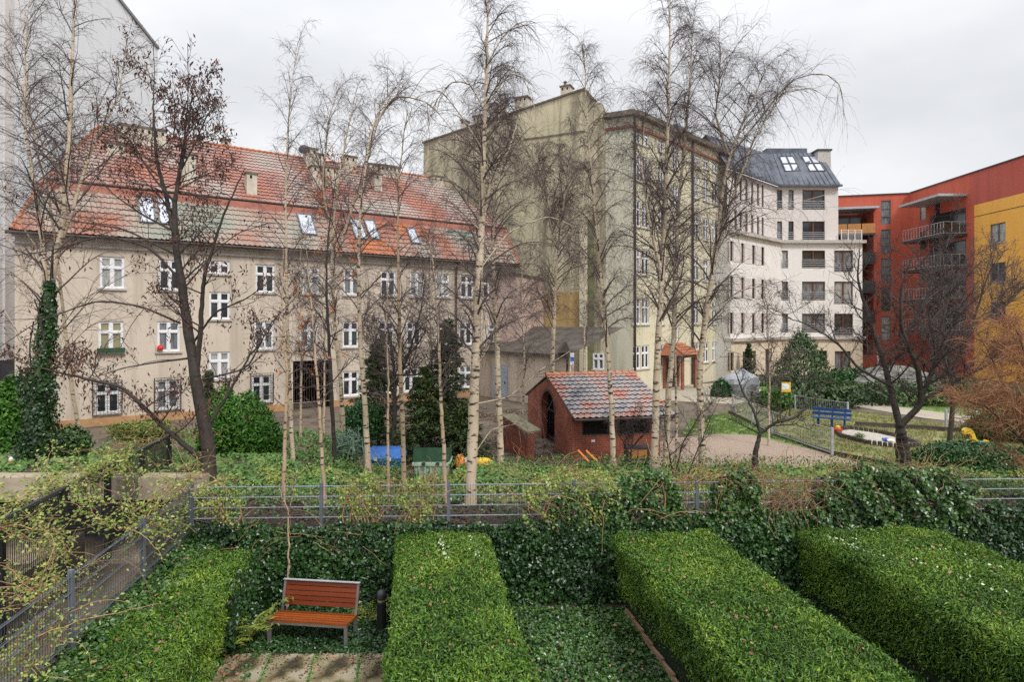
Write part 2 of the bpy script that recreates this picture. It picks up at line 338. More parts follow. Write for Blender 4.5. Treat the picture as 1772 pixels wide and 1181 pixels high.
# ------------------------------------------------------------------ ground
def fy(x): return 11.68 + (np.asarray(x) + 6.07) * .0395
def sst(t): t = np.clip(t, 0, 1); return t * t * (3 - 2 * t)
def terr(x, y):
    x = np.asarray(x, float); y = np.asarray(y, float)
    left = sst((-5.2 - x) / 1.6)
    c = 1.32 + (.5 - 1.32) * sst((y - 16.3) / 2.4)
    l = 1.6 + (.55 - 1.6) * sst((y - 14.6) / 8.5)
    c = c - .34 * sst((-1.3 - x) / .6) * sst((x + 3.25) / .4) * sst((y - 13.2) / 1.8) * (1 - sst((y - 17.2) / 1.3))
    z = c * (1 - left) + l * left
    z += .05 * np.sin(x * 1.7 + y) * np.sin(y * 1.3) * (1 - sst((y - 18) / 4))
    return z
def stick(x, y): return Vector((x, y, float(terr(x, y))))

xs = np.unique(np.concatenate([np.linspace(-260, -30, 12), np.linspace(-30, 30, 121), np.linspace(30, 260, 12)]))
ys = np.unique(np.concatenate([np.linspace(11.6, 30, 60), np.linspace(30, 80, 20), np.linspace(80, 900, 12)]))
mb = MB(); X, Y = np.meshgrid(xs, ys); Z = terr(X, Y); front = fy(X) + .22
Yc = np.where(X < -7.2, np.maximum(Y, 14.45), np.maximum(Y, front))
Z = terr(X, Yc); nx = len(xs)
q = []
for j in range(len(ys) - 1):
    for i in range(nx - 1):
        if Yc[j, i] < Yc[j + 1, i] - 1e-6 or Yc[j, i + 1] < Yc[j + 1, i + 1] - 1e-6: q.append((j * nx + i, j * nx + i + 1, (j + 1) * nx + i + 1, (j + 1) * nx + i))
mb.addq(np.stack([X, Yc, Z], -1).reshape(-1, 3), np.array(q))
tag(mb.build('ground', m_yard, smooth=True), kind='structure')
mb = MB(); mb.box(-4.6, 40, -4, 12.9, -.3, 0); tag(mb.build('garden_ground', m_soil), kind='structure')
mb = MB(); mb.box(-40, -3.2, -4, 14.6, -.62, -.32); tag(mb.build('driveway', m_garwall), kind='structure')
def sheet(name, pix, m, z=.504, kind='structure', smooth=0):
    pts = [G(x, y, z) for x, y in pix]
    mb = MB(); mb.poly(pts); o = mb.build(name, m)
    bm_ = o.data
    return tag(o, kind=kind)
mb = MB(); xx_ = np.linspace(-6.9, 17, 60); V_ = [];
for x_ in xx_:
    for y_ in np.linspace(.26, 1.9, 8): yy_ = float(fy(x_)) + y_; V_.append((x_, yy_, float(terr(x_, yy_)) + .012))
mb.addq(np.array(V_), np.array([(i * 8 + j, (i + 1) * 8 + j, (i + 1) * 8 + j + 1, i * 8 + j + 1) for i in range(59) for j in range(7)])); tag(mb.build('shade_strip', m_soil, smooth=True), kind='structure')  # dark soil-coloured sheet stands in for the shade behind the fence
sheet('gravel_area', [(1010, 830), (1100, 775), (1170, 758), (1240, 752), (1300, 753), (1420, 782), (1520, 812), (1300, 845)][::-1], m_gravel, .508)
sheet('lawn', [(1180, 752), (1195, 728), (1262, 716), (1340, 745), (1420, 782), (1300, 753), (1240, 752)][::-1], m_grassg, .512)
sheet('playground_lawn', [(1262, 714), (1275, 700), (1340, 695), (1480, 712), (1600, 730), (1790, 752), (1900, 790), (1900, 830), (1560, 815), (1440, 788)][::-1], m_grass, .516)
sheet('far_lawn', [(1290, 664), (1500, 668), (1800, 690), (1850, 742), (1640, 716), (1480, 694), (1330, 680)][::-1], m_grassg, .512)
sheet('path', [(1000, 676), (1080, 668), (1290, 662), (1330, 680), (1275, 700), (1180, 695), (1090, 690)][::-1], m_path, .506)
sheet('path', [(1480, 694), (1640, 716), (1850, 742), (1850, 752), (1600, 724), (1470, 702)][::-1], m_path, .52)

# concrete parapet over the driveway, garden retaining walls
mb = MB(); mb.box(-40, -7.2, 14.05, 14.5, 1.28, 1.80); mb.box(-40, -7.2, 14.35, 14.5, -.6, 1.28)
w = mb.build('concrete_parapet', m_concrete, origin=(-10, 14.2, -.3))
tag(w, 'long beige concrete parapet above the dark louvres at the left', 'wall')
t = thing('louvre_panel', (-9, 14.2, .5), 'dark horizontal louvre screen under the beige concrete parapet', 'louvre')
mb = MB(); mb.box(-16, -7.3, 14.3, 14.34, .35, 1.27); mb.build('backing', m_in, t)
mb = MB()
for k in range(12): mb.obox((-16, 14.10, .40 + k * .073), (8.7, 0, 0), (0, .12, .04), (0, .008, -.012))
mb.build('louvre', m_black, t)
mb = MB()
for x in (-15.98, -12.8, -9.6, -7.38): mb.box(x, x + .08, 14.06, 14.12, .34, 1.275)
mb.build('louvre_frame', m_anth, t)
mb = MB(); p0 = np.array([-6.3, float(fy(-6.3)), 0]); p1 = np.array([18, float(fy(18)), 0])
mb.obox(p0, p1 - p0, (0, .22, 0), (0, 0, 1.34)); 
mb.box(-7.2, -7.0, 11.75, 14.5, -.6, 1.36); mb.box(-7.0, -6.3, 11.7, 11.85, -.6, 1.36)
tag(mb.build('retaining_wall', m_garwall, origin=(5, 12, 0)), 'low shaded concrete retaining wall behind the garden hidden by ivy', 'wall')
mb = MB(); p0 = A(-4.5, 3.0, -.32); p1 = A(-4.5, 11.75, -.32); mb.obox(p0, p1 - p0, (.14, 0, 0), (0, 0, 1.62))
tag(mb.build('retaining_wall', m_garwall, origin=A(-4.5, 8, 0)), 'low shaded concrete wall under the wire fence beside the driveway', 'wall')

# paving slabs
for k, a0 in enumerate([-3.05, -2.33, -1.61, -.89]):
    mb = MB(); ax = Vector((-.158, 1, 0))
    o = A(a0 + .008, 6.2, .004); w_ = .70
    for r_ in range(4):
        D0 = 6.2 + r_ * .90; ln = .885
        b = A(a0 + .008, D0, .004 + .004 * ((k + r_) % 2))
        mb.obox(b, (w_, .0, 0), ax * ln, (0, 0, .045))
    wds = ['leftmost', 'second', 'third', 'rightmost'][k]
    tag(mb.build('paving_slab', m_slab, origin=o), 'mossy concrete slab strip in front of the bench, %s of the four' % wds, 'paving slab', 'concrete slabs in front of the bench')

# ------------------------------------------------------------------ buildings
class Frm:
    """a facade line: origin on the ground, direction u along it, n into the building"""
    def __init__(s, o, d, z0=.5):
        s.o = Vector((o[0], o[1], z0)); s.u = Vector((d[0], d[1], 0)).normalized(); s.n = Vector((-s.u.y, s.u.x, 0))
        s.rz = math.atan2(s.u.y, s.u.x)
    def w(s, x, y, z): return s.o + s.u * x + s.n * y + Vector((0, 0, z))      # z relative to base
    def hit(s, px, py=None, y=0):
        r = (px - CX) / F; o = s.o + s.n * y
        t = (r * o.y - o.x) / (s.u.x - r * s.u.y); D = o.y + t * s.u.y
        return (t, D) if py is None else (t, H - (py - HY) * D / F - s.o.z)
def wall(mb, fr, L, z0, z1, holes=(), depth=.14, x0=0, y=0, m=0, mr=None):
    """wall face with rectangular openings and their reveals"""
    mr = m if mr is None else mr
    X = sorted({x0, L, *[min(max(v, x0), L) for h in holes for v in (h[0], h[1])]}); Zs = sorted({z0, z1, *[min(max(v, z0), z1) for h in holes for v in (h[2], h[3])]})
    V = {}; vs = []; fs = []
    def vid(x, z):
        k = (round(x, 4), round(z, 4))
        if k not in V: V[k] = len(vs); vs.append(tuple(fr.w(x, y, z)))
        return V[k]
    for i in range(len(X) - 1):
        for j in range(len(Zs) - 1):
            cx = (X[i] + X[i + 1]) / 2; cz = (Zs[j] + Zs[j + 1]) / 2
            if any(h[0] < cx < h[1] and h[2] < cz < h[3] for h in holes): continue
            fs.append((vid(X[i], Zs[j]), vid(X[i + 1], Zs[j]), vid(X[i + 1], Zs[j + 1]), vid(X[i], Zs[j + 1])))
    mb.add(vs, fs, m)
    for a, b, c, d in holes:
        f = lambda x, yy, z: tuple(fr.w(x, y + yy, z))
        mb.add([f(a, 0, c), f(b, 0, c), f(b, 0, d), f(a, 0, d), f(a, depth, c), f(b, depth, c), f(b, depth, d), f(a, depth, d)], [(0, 4, 5, 1), (1, 5, 6, 2), (2, 6, 7, 3), (3, 7, 4, 0)], mr)

WCACHE = {}
def window(parent, fr, x, z, w, h, style='cross', pane=None, depth=.1, y=0, sill=True, grille=False, rail=False, label=None, fm=None, name='window'):
    """window frame part with pane, sill, grille or rail as sub-parts; x centre, z bottom (frame coordinates)"""
    key = (round(w, 2), round(h, 2), style, depth, sill, grille, rail, fm.name if fm else '')
    w = round(w, 2); h = round(h, 2); fm = fm or m_frame
    if key not in WCACHE:
        t = .07; mb = MB()
        if style == 'cross':
            mb.box(-w / 2, -w / 2 + t, depth - .05, depth + .03, 0, h); mb.box(w / 2 - t, w / 2, depth - .05, depth + .03, 0, h)
            mb.box(-w / 2 + t, w / 2 - t, depth - .048, depth + .03, 0, t); mb.box(-w / 2 + t, w / 2 - t, depth - .048, depth + .03, h - t, h)
            mb.box(-.055, .055, depth - .06, depth + .02, t, h - t); mb.box(-w / 2 + t, w / 2 - t, depth - .063, depth + .02, h * .62, h * .62 + .10)
            for s in (-1, 1):
                xa, xb = sorted((s * .055, s * (w / 2 - t)))
                for (za, zb) in ((t, h * .62), (h * .62 + .10, h - t)):
                    mb.box(xa, xa + .035, depth - .03, depth + .01, za, zb); mb.box(xb - .035, xb, depth - .03, depth + .01, za, zb)
                    mb.box(xa + .035, xb - .035, depth - .031, depth + .01, za, za + .035); mb.box(xa + .035, xb - .035, depth - .031, depth + .01, zb - .035, zb)
        elif style == 'slit':
            mb.box(-w / 2, -w / 2 + .05, depth - .05, depth + .03, 0, h); mb.box(w / 2 - .05, w / 2, depth - .05, depth + .03, 0, h)
            mb.box(-w / 2 + .05, w / 2 - .05, depth - .048, depth + .03, 0, .06); mb.box(-w / 2 + .05, w / 2 - .05, depth - .048, depth + .03, h - .06, h)
        elif style == 'double':
            mb.box(-w / 2, -w / 2 + t, depth - .05, depth + .03, 0, h); mb.box(w / 2 - t, w / 2, depth - .05, depth + .03, 0, h)
            mb.box(-w / 2 + t, w / 2 - t, depth - .048, depth + .03, 0, t); mb.box(-w / 2 + t, w / 2 - t, depth - .048, depth + .03, h - t, h)
            mb.box(-.07, .07, depth - .052, depth + .02, t, h - t)
        elif style == 'ladder':
            mb.box(-w / 2, -w / 2 + t, depth - .05, depth + .03, 0, h); mb.box(w / 2 - t, w / 2, depth - .05, depth + .03, 0, h)
            for k in range(4): z_ = (h - t) * k / 3; mb.box(-w / 2 + t, w / 2 - t, depth - .048, depth + .03, z_, z_ + t)
        fm_o = mb.build(name, fm); fme = fm_o.data; bpy.data.objects.remove(fm_o)
        pm = MB(); pm.poly([(-w / 2, depth + .02, 0), (w / 2, depth + .02, 0), (w / 2, depth + .02, h), (-w / 2, depth + .02, h)]); po = pm.build('pane', m_glass); pme = po.data; bpy.data.objects.remove(po)
        sme = gme = rme = None
        if sill:
            sm = MB(); sm.box(-w / 2 - .1, w / 2 + .1, -.09, depth - .002, -.09, -.003); so = sm.build('sill', m_sill); sme = so.data; bpy.data.objects.remove(so)
        if grille:
            gm = MB(); e = .08
            for sx in (-w / 2 - e, w / 2 + e): gm.box(sx - .02, sx + .02, -.14, -.10, -.05, h + .12)
            for k in range(7): z_ = -.05 + (h + .15) * k / 6; gm.box(-w / 2 - e, w / 2 + e, -.132, -.108, z_, z_ + .018)
            for k in range(9): x_ = -w / 2 - e + (w + 2 * e) * k / 8; gm.box(x_ - .007, x_ + .007, -.13, -.112, -.05, h + .12)
            go = gm.build('grille', m_black); gme = go.data; bpy.data.objects.remove(go)
        if rail:
            gm = MB()
            for k in range(5): z_ = .08 + k * .17; gm.box(-w / 2 - .03, w / 2 + .03, -.06, -.03, z_, z_ + .045)
            go = gm.build('railing', m_galv); gme2 = go.data; bpy.data.objects.remove(go); rme = gme2
        WCACHE[key] = (fme, pme, sme, gme, rme)
    fme, pme, sme, gme, rme = WCACHE[key]
    loc = fr.w(x, y, z) - OFF[parent.name]
    wo = newobj(name, fme, parent, loc, fr.rz)
    if label: wo['label'] = label
    po = newobj('pane', pme, wo)
    rv = rng.random(); pm_ = pane or (m_curt2 if rv < .13 else m_curt if rv < .45 else m_glass)
    if pm_ is not m_glass:
        po.material_slots[0].link = 'OBJECT'; po.material_slots[0].material = pm_
    if sme: newobj('sill', sme, wo)
    if gme: newobj('grille', gme, wo)
    if rme: newobj('railing', rme, wo)
    return wo

def tile_roof(mb, fr, y0, z0, y1, z1, lfun, rfun, tw=.25, th=.34, wave=.018, m=0):
    """pantile slope between lines (y0,z0) and (y1,z1); lfun/rfun give the side limits for t in 0..1"""
    run = math.hypot(y1 - y0, z1 - z0); nrow = max(1, int(run / th)); sl = Vector((0, (y1 - y0) / run, (z1 - z0) / run)); nn = Vector((0, -sl.z, sl.y))
    px = [0, .18, .36, .6, .85, 1.0]; pz = [.0, .032, .036, .006, -.004, 0.0]
    vs = []; qs = []; c = 0
    for r in range(nrow):
        ta = r / nrow; tb = (r + 1.12) / nrow; tb = min(tb, 1.0)
        L = max(lfun(ta), -1e9); Rr = rfun(ta); L2 = lfun(tb); R2 = rfun(tb)
        n0 = int(math.floor(min(L, L2) / tw)); n1 = int(math.ceil(max(Rr, R2) / tw))
        for k in range(n0, n1):
            xa = k * tw; xb = xa + tw * 1.0
            if xb <= max(min(L, L2), -1e9) or xa >= max(Rr, R2): continue
            for j, (f, g) in enumerate(zip(px, pz)):
                x_ = xa + (xb - xa) * f
                xlo = min(max(x_, L), Rr); xhi = min(max(x_, L2), R2)
                for (xx, t, lift) in ((xlo, ta, .052), (xhi, tb, .004)):
                    yy = y0 + (y1 - y0) * t; zz = z0 + (z1 - z0) * t
                    zig = -.012 * math.sin(f * math.pi) if lift > .01 else 0
                    p = fr.w(xx, yy, zz) + (fr.n * nn.y + Vector((0, 0, nn.z))) * (lift + g) + (fr.n * sl.y + Vector((0, 0, sl.z))) * zig
                    vs.append(tuple(p))
            for j in range(len(px) - 1):
                b = c + j * 2; qs.append((b, b + 2, b + 3, b + 1))
            c += len(px) * 2
    mb.addq(np.array(vs), np.array(qs), m)

def chimney(parent, base_px, D, w, dpt, fr, label=None, cap=True, mats=None, ytop=None, n=1, down=1.2):
    """chimney from a pixel box (x0,y_top,x1,y_bottom) at distance D"""
    x0, yt, x1, yb = base_px
    a = P(x0, yb, D); b = P(x1, yt, D); hh = b.z - a.z; W = b.x - a.x
    u = fr.u; nn = fr.n; c = Vector((a.x, a.y, a.z - down)); Wf = W
    mb = MB(); mb.obox(c, u * Wf, nn * dpt, (0, 0, hh + down - (.12 if cap else 0)))
    o = mb.build('chimney', m_chim, parent)
    if cap:
        k = MB(); k.obox(c - u * .07 - nn * .07 + Vector((0, 0, hh + down - .12)), u * (Wf + .14), nn * (dpt + .14), (0, 0, .1)); OFF[o.name] = OFF[parent.name]
        k.build('chimney_cap', m_cap, o)
        s = MB(); m_n = max(1, int(Wf / .3))
        for q_ in range(m_n): s.obox(c + u * (Wf * (q_ + .3) / m_n) - nn * .004 + Vector((0, 0, hh + down - .38)), u * (.12), nn * .01, (0, 0, .18))
        s.build('flue_opening', m_in, o)
    return o

# ---- A: beige tenement with tiled mansard roof
fa = Frm((-21.8, 26.6), (1.416, 1), .5)
LA = fa.hit(893)[0]
bA = thing('apartment_building', fa.o, 'long beige three storey tenement with red tiled mansard roof at left', 'building')
def zt(fr, px, py): return fr.hit(px, py)[1]
top_x = [194, 294, 459, 538, 609, 672, 722, 766, 808, 846, 881]
mid_x = [192, 292, 457, 535, 607, 669, 716, 766, 806]
low_x = [186, 290, 453, 607, 669, 712, 806]
win = []
for x in top_x: win.append((x, 6.50, .98, 1.50, 0))
for x in mid_x: win.append((x, 3.45, .98, 1.50, 0))
for x in low_x: win.append((x, .60, .98, 1.45, 1 if x < 500 else 0))
for z, h in ((7.4, .68), (5.05, 1.42), (1.95, 1.42)): win.append((380, z, .98, h, 0))
holes = []; wl = []
for x, z, w, h, g in win:
    s = fa.hit(x)[0]; holes.append((s - w / 2, s + w / 2, z, z + h)); wl.append((s, z, w, h, g, x))
ga = (fa.hit(507)[0], fa.hit(572)[0], -.02, 2.75)
mb = MB(); EA = 8.78
wall(mb, fa, LA, .42, EA, [h for h in holes] + [(ga[0], ga[1], .42, 2.75)], .13)
f = lambda x, y, z: tuple(fa.w(x, y, z))
mb.add([f(0, 0, .42), f(0, 12, .42), f(0, 12, EA), f(0, 0, EA)], [(0, 3, 2, 1)]); mb.add([f(LA, 0, .42), f(LA, 12, .42), f(LA, 12, EA), f(LA, 0, EA)], [(0, 1, 2, 3)])
mb.add([f(0, 12, 0), f(LA, 12, 0), f(LA, 12, EA), f(0, 12, EA)], [(0, 1, 2, 3)])
mb.build('wall', m_beige, bA)
mb = MB(); mb.obox(fa.w(0, -.05, -.3), fa.u * ga[0], fa.n * .2, (0, 0, .72)); mb.obox(fa.w(ga[1], -.05, -.3), fa.u * (LA - ga[1]), fa.n * .2, (0, 0, .72)); mb.build('plinth', m_plinth, bA)
mb = MB()     # passage
mb.obox(fa.w(ga[0] - .02, .15, -.1), fa.u * .02, fa.n * 3, (0, 0, 2.9)); mb.obox(fa.w(ga[1], .15, -.1), fa.u * .02, fa.n * 3, (0, 0, 2.9)); mb.obox(fa.w(ga[0], .15, 2.76), fa.u * (ga[1] - ga[0]), fa.n * 3, (0, 0, .02)); mb.obox(fa.w(ga[0], 3.0, -.1), fa.u * (ga[1] - ga[0]), fa.n * .1, (0, 0, 2.9))
mb.build('gateway', m_in, bA, )
mb = MB(); g0, g1 = ga[0] + .02, ga[1] - .02
for k in range(16): x_ = g0 + (g1 - g0) * k / 15; mb.obox(fa.w(x_ - .012, .30, 0), fa.u * .024, fa.n * .024, (0, 0, 2.6))
for z_ in (.05, 1.2, 2.5): mb.obox(fa.w(g0, .33, z_), fa.u * (g1 - g0), fa.n * .03, (0, 0, .05))
mb.build('gate', m_pipe, bA)
for i, (s, z, w, h, g, x) in enumerate(wl):
    lab = None; pane = None
    if x == 192: lab = 'window with a green flower box and yellow blind'; pane = m_blind
    if x == 292: pane = m_curt
    wo = window(bA, fa, s, z, w, h, 'cross', pane=pane, grille=bool(g), label=lab, depth=.1)
    if x == 192:
        k = MB(); k.box(-.55, .55, -.24, -.1, .02, .24); k.build('flower_box', m_greenlid, None).parent = wo
# cornice under the eaves and gutter
mb = MB(); mb.obox(fa.w(-.05, -.12, EA - .42), fa.u * (LA + .1), fa.n * .118, (0, 0, .10)); mb.obox(fa.w(-.1, -.28, EA - .10), fa.u * (LA + .2), fa.n * .278, (0, 0, .12)); mb.build('cornice', m_sill, bA)
mb = MB(); mb.tube([fa.w(-.3, -.46, EA + .02), fa.w(LA + .2, -.46, EA + .02)], .075, 8); mb.build('gutter', m_pipe, bA)
for px in (77,):
    s = fa.hit(px)[0]; mb = MB(); mb.tube([fa.w(s, -.40, EA), fa.w(s, -.12, EA - .5), fa.w(s, -.12, -.3)], .06, 8); mb.build('downpipe', m_pipe, bA)
s = fa.hit(788)[0]; mb = MB(); mb.tube([fa.w(s, -.40, EA), fa.w(s, -.12, EA - .5), fa.w(s, -.12, -.3)], .06, 8); mb.build('downpipe', m_pipe, bA)
# roof: steep lower slope, shallow upper slope, hipped at both ends
yb_, zb_ = 1.75, 11.55; yr, zr = 6.0, 15.6; ov = .45
hl = lambda yy: fa.hit(75, y=yb_)[0] * (yy + ov) / (yb_ + ov) + (-.45) * (1 - (yy + ov) / (yb_ + ov))
L0 = fa.hit(19, y=-ov)[0]; L1 = fa.hit(75, y=yb_)[0]; L2 = fa.hit(170, y=yr)[0]
R0 = fa.hit(898, y=-ov)[0]; R1 = fa.hit(872, y=yb_)[0]; R2 = fa.hit(752, y=yr)[0]
rf = MB(); tile_roof(rf, fa, -ov, EA + .12, yb_, zb_, lambda t: L0 + (L1 - L0) * t, lambda t: R0 + (R1 - R0) * t, th=.36, m=1)
tile_roof(rf, fa, yb_ - .22, zb_ + .10, yr, zr, lambda t: L1 + .0 + (L2 - L1) * t, lambda t: R1 + (R2 - R1) * t, th=.34)
rf.build('roof', [m_tile, m_tile2], bA)
mb = MB()   # underlay, hips, back slope
def quad4(a, b, c, d): mb.poly([fa.w(*a), fa.w(*b), fa.w(*c), fa.w(*d)])
e0 = EA + .09; quad4((L0, -ov, e0), (R0, -ov, e0), (R1, yb_, zb_ - .03), (L1, yb_, zb_ - .03)); quad4((L1, yb_ - .2, zb_ + .07), (R1, yb_ - .2, zb_ + .07), (R2, yr, zr - .03), (L2, yr, zr - .03))
quad4((L0, 12.4, e0), (L0, -ov, e0), (L1, yb_, zb_ - .03), (L1, 12 - yb_, zb_ - .03)); quad4((L1, 12 - yb_, zb_), (L1, yb_, zb_), (L2, yr, zr), (L2, yr, zr))
quad4((R0, -ov, e0), (R0, 12.4, e0), (R1, 12 - yb_, zb_ - .03), (R1, yb_, zb_ - .03)); quad4((R1, yb_, zb_), (R1, 12 - yb_, zb_), (R2, yr + .1, zr), (R2, yr, zr))
quad4((R0, 12.4, e0), (L0, 12.4, e0), (L2, yr, zr - .02), (R2, yr, zr - .02)); quad4((L0, -ov, e0 - .02), (L0, .02, EA - .03), (R0, .02, EA - .03), (R0, -ov, e0 - .02))
mb.build('roof_underlay', m_pipe, bA)  # dark underlay colour stands in for shadow lines under the tile rows
mb = MB(); mb.obox(fa.w(L1 + .05, yb_ - .36, zb_ - .48), fa.u * (R1 - L1 - .1), fa.n * .20, (0, 0, .46)); mb.build('roof_band', m_redband, bA)
mb = MB(); mb.tube([fa.w(L1, yb_ - .32, zb_ + .07), fa.w(R1, yb_ - .32, zb_ + .07)], .07, 8); mb.build('gutter', m_pipe, bA)
mb = MB()
def caps(a, b, n):
    a = fa.w(*a); b = fa.w(*b)
    for k in range(n):
        p = a.lerp(b, k / n); q_ = a.lerp(b, (k + 1.1) / n); mb.tube([p + Vector((0, 0, .05)), q_ + Vector((0, 0, .03))], [.11, .09], 6)
caps((L2, yr, zr), (R2, yr, zr), 60); caps((L0, -ov, e0), (L1, yb_, zb_), 9); caps((L1, yb_, zb_), (L2, yr, zr), 14); caps((R0, -ov, e0), (R1, yb_, zb_), 9); caps((R1, yb_, zb_), (R2, yr, zr), 16)
mb.build('ridge_tiles', m_tileo, bA)
# roof windows in the lower slope
sl_t = math.atan2(zb_ - EA - .12, yb_ + ov)
def roofwin(px0, px1, py0, py1, steep=True):
    pc = (px0 + px1) / 2
    for yy in np.linspace(-ov, yb_, 60):
        zz = EA + .12 + (zb_ - EA - .12) * (yy + ov) / (yb_ + ov); t, z = fa.hit(pc, py1, y=yy)
        if z <= zz: break
    for y2 in np.linspace(yy, yb_, 60):
        z2 = EA + .12 + (zb_ - EA - .12) * (y2 + ov) / (yb_ + ov)
        if fa.hit(pc, py0, y=y2)[1] <= z2: break
    xa = fa.hit(px0, y=yy)[0]; xb = fa.hit(px1, y=yy)[0]
    up = (fa.w(0, y2, z2) - fa.w(0, yy, zz)); nn = -(up.cross(fa.u)).normalized(); nn = nn if nn.z > 0 else -nn
    o = fa.w(xa, yy, zz) + nn * .03; k = MB(); t = .07; U = fa.u * (xb - xa)
    k.obox(o, U, up.normalized() * t, nn * .1); k.obox(o + up - up.normalized() * t, U, up.normalized() * t, nn * .1)
    k.obox(o + up.normalized() * t, fa.u * t, up - up.normalized() * 2 * t, nn * .1); k.obox(o + up.normalized() * t + U - fa.u * t, fa.u * t, up - up.normalized() * 2 * t, nn * .1)
    wo = k.build('roof_window', m_grey, bA); OFF[wo.name] = OFF[bA.name]
    k = MB(); k.poly([o + nn * .06 + fa.u * t, o + nn * .06 + U - fa.u * t, o + up + nn * .06 + U - fa.u * t, o + up + nn * .06 + fa.u * t]); k.build('pane', m_skyglass, wo)
for b_ in ((241, 270, 343, 388), (275, 304, 345, 391), (522, 549, 373, 408), (614, 636, 382, 416), (640, 659, 384, 417), (712, 728, 398, 424)): roofwin(*b_)
# chimneys and dish (pixel boxes at the distance of the roof there)
def Dr(px, yl): return fa.hit(px, y=yl)[1]
def Droof(px, py):
    for y_ in np.linspace(yb_ - .2, yr, 120):
        z_ = zb_ + .1 + (zr - zb_ - .1) * (y_ - yb_ + .2) / (yr - yb_ + .2)
        if fa.hit(px, py, y=y_)[1] <= z_: return fa.hit(px, y=y_)[1]
    return None
for (x0, yt, x1, yb2, yl, dp) in ((205, 211, 277, 246, 6.0, .8), (184, 243, 212, 268, 4.6, .7), (316, 262, 337, 322, 3.6, .6), (427, 296, 444, 338, 3.2, .6), (385, 238, 397, 252, 6.2, .6), (338, 232, 352, 250, 6.2, .6),
                                   (530, 253, 549, 292, 5.4, .7), (541, 284, 560, 325, 4.0, .7), (563, 286, 586, 326, 4.0, .7), (548, 264, 562, 288, 5.9, .7), (597, 267, 618, 296, 5.8, .7), (640, 281, 655, 298, 5.8, .6), (648, 298, 662, 332, 4.2, .6), (659, 283, 697, 306, 5.9, .7), (750, 302, 771, 322, 5.6, .6)):
    chimney(bA, (x0, yt, x1, yb2), Droof(x0, yb2) or Dr(x0, yr + .3), 0, dp, fa, down=1.0)
mb = MB(); c = P(525, 258, Dr(530, 5.2) - .1)
prof = [(0.01, .09), (.12, .075), (.22, .04), (.28, 0), (.275, -.012), (.2, .03), (.1, .065), (0.01, .08)]
v0 = len(mb.v); mb.lathe((0, 0, 0), prof, 20); M3 = np.array(Matrix.Rotation(R(75), 3, 'X')) ; mb.v[-1] = mb.v[-1] @ M3.T * 1.15 + np.array(tuple(c))
d_ = mb.build('satellite_dish', m_anth, bA); OFF[d_.name] = OFF[bA.name]
mb = MB(); mb.tube([c, c + Vector((.3, .1, -.5))], .03, 6); mb.build('dish_arm', m_steel, d_)

# ---- T: tall white building at the far left
ft = Frm(((-29.4), 34.8), (-.224, 1), .5); ft.n = Vector((-1, -.224, 0)).normalized()
bT = thing('tall_building', (-30, 36, .5), 'tall windowless white building rising at the left edge behind the tiled roof', 'building')
e0_ = Vector((-35.04, 60, 0)); d0 = Vector((.224, -1, 0)); fr_ = e0_ + d0 * 34; wv = Vector((-16, -3.6, 0))
zT = 5.4 + 473 * 60 / 1050
mb = MB(); mb.prism([(fr_.x, fr_.y, 3.2), (e0_.x, e0_.y, 3.2), (e0_.x, e0_.y, zT), (fr_.x, fr_.y, zT)], wv); mb.build('wall', m_tall, bT)
mb = MB(); mb.prism([(fr_.x + .04, fr_.y, 0), (e0_.x + .04, e0_.y, 0), (e0_.x + .04, e0_.y, 3.19), (fr_.x + .04, fr_.y, 3.19)], wv); mb.build('base', m_anth, bT)
mb = MB(); mb.prism([(fr_.x + .12, fr_.y, zT), (e0_.x + .12, e0_.y + .1, zT), (e0_.x + .12, e0_.y + .1, zT + .28), (fr_.x + .12, fr_.y, zT + .28)], wv * 1.02); mb.build('parapet_capping', m_steel, bT)
mb = MB()
for t_, w_ in ((24.0, .9), (25.6, .5)):
    p = e0_ + d0 * t_ + Vector((.0, 0, 0)); mb.obox((p.x, p.y, 3.2), d0 * w_, (.12, .02, 0), (0, 0, zT - 3.3))
mb.build('pilaster', m_white, bT)

# ---- Y: pale yellow tenement: facade, return wall and stained gable
fyel = Frm((8.36, 42.0), (.98, 1), .5); fg = Frm((8.36, 42.0), (2.09, -1), .5)
LY = 10.4 * math.hypot(.98, 1) + .2
bY = thing('tenement_building', (8.36, 42, .5), 'tall pale yellow tenement with a stained windowless gable in the middle', 'building')
ZE = 19.3
cols = [(1102, .95), (1117, .95), (1144, .8), (1205, .95), (1222, .95), (1237, .95)]
rows = [(1.62, 1.65), (4.75, 1.85), (8.25, 1.85), (11.6, 1.85), (14.8, 1.85), (17.45, 1.0)]
stair = [(3.3, 1.9), (6.7, 1.9), (10.1, 1.9), (13.4, 1.9), (16.5, 1.8)]
hs = []; wy = []
for (px, w) in cols:
    s = fyel.hit(px)[0]
    for (z, h) in rows:
        hs.append((s - w / 2, s + w / 2, z, z + h)); wy.append((s, z, w, h, 'cross'))
s = fyel.hit(1169)[0]
for z, h in stair: hs.append((s - .42, s + .42, z, z + h)); wy.append((s, z, .84, h, 'cross'))
mb = MB(); wall(mb, fyel, LY, -.3, ZE, hs, .14)
f = lambda x, y, z: tuple(fyel.w(x, y, z))
mb.build('wall', m_yellow, bY)
for s, z, w, h, st in wy: window(bY, fyel, s, z, w, h, st, depth=.1)
def gx(px): return fg.hit(px)[0]
zz = lambda px, py: fg.hit(px, py)[1]
xL = gx(733); x1_ = gx(1012); x2_ = gx(1030); x3_ = gx(1048)
mb = MB(); mb.poly([fg.w(xL, 0, -.3), fg.w(x3_, 0, -.3), fg.w(x3_, 0, ZE + .3), fg.w(gx(1041), 0, zz(1041, 178)), fg.w(x2_, 0, zz(1028, 176)), fg.w(x1_, 0, zz(1012, 155)), fg.w(xL, 0, zz(735, 248))])
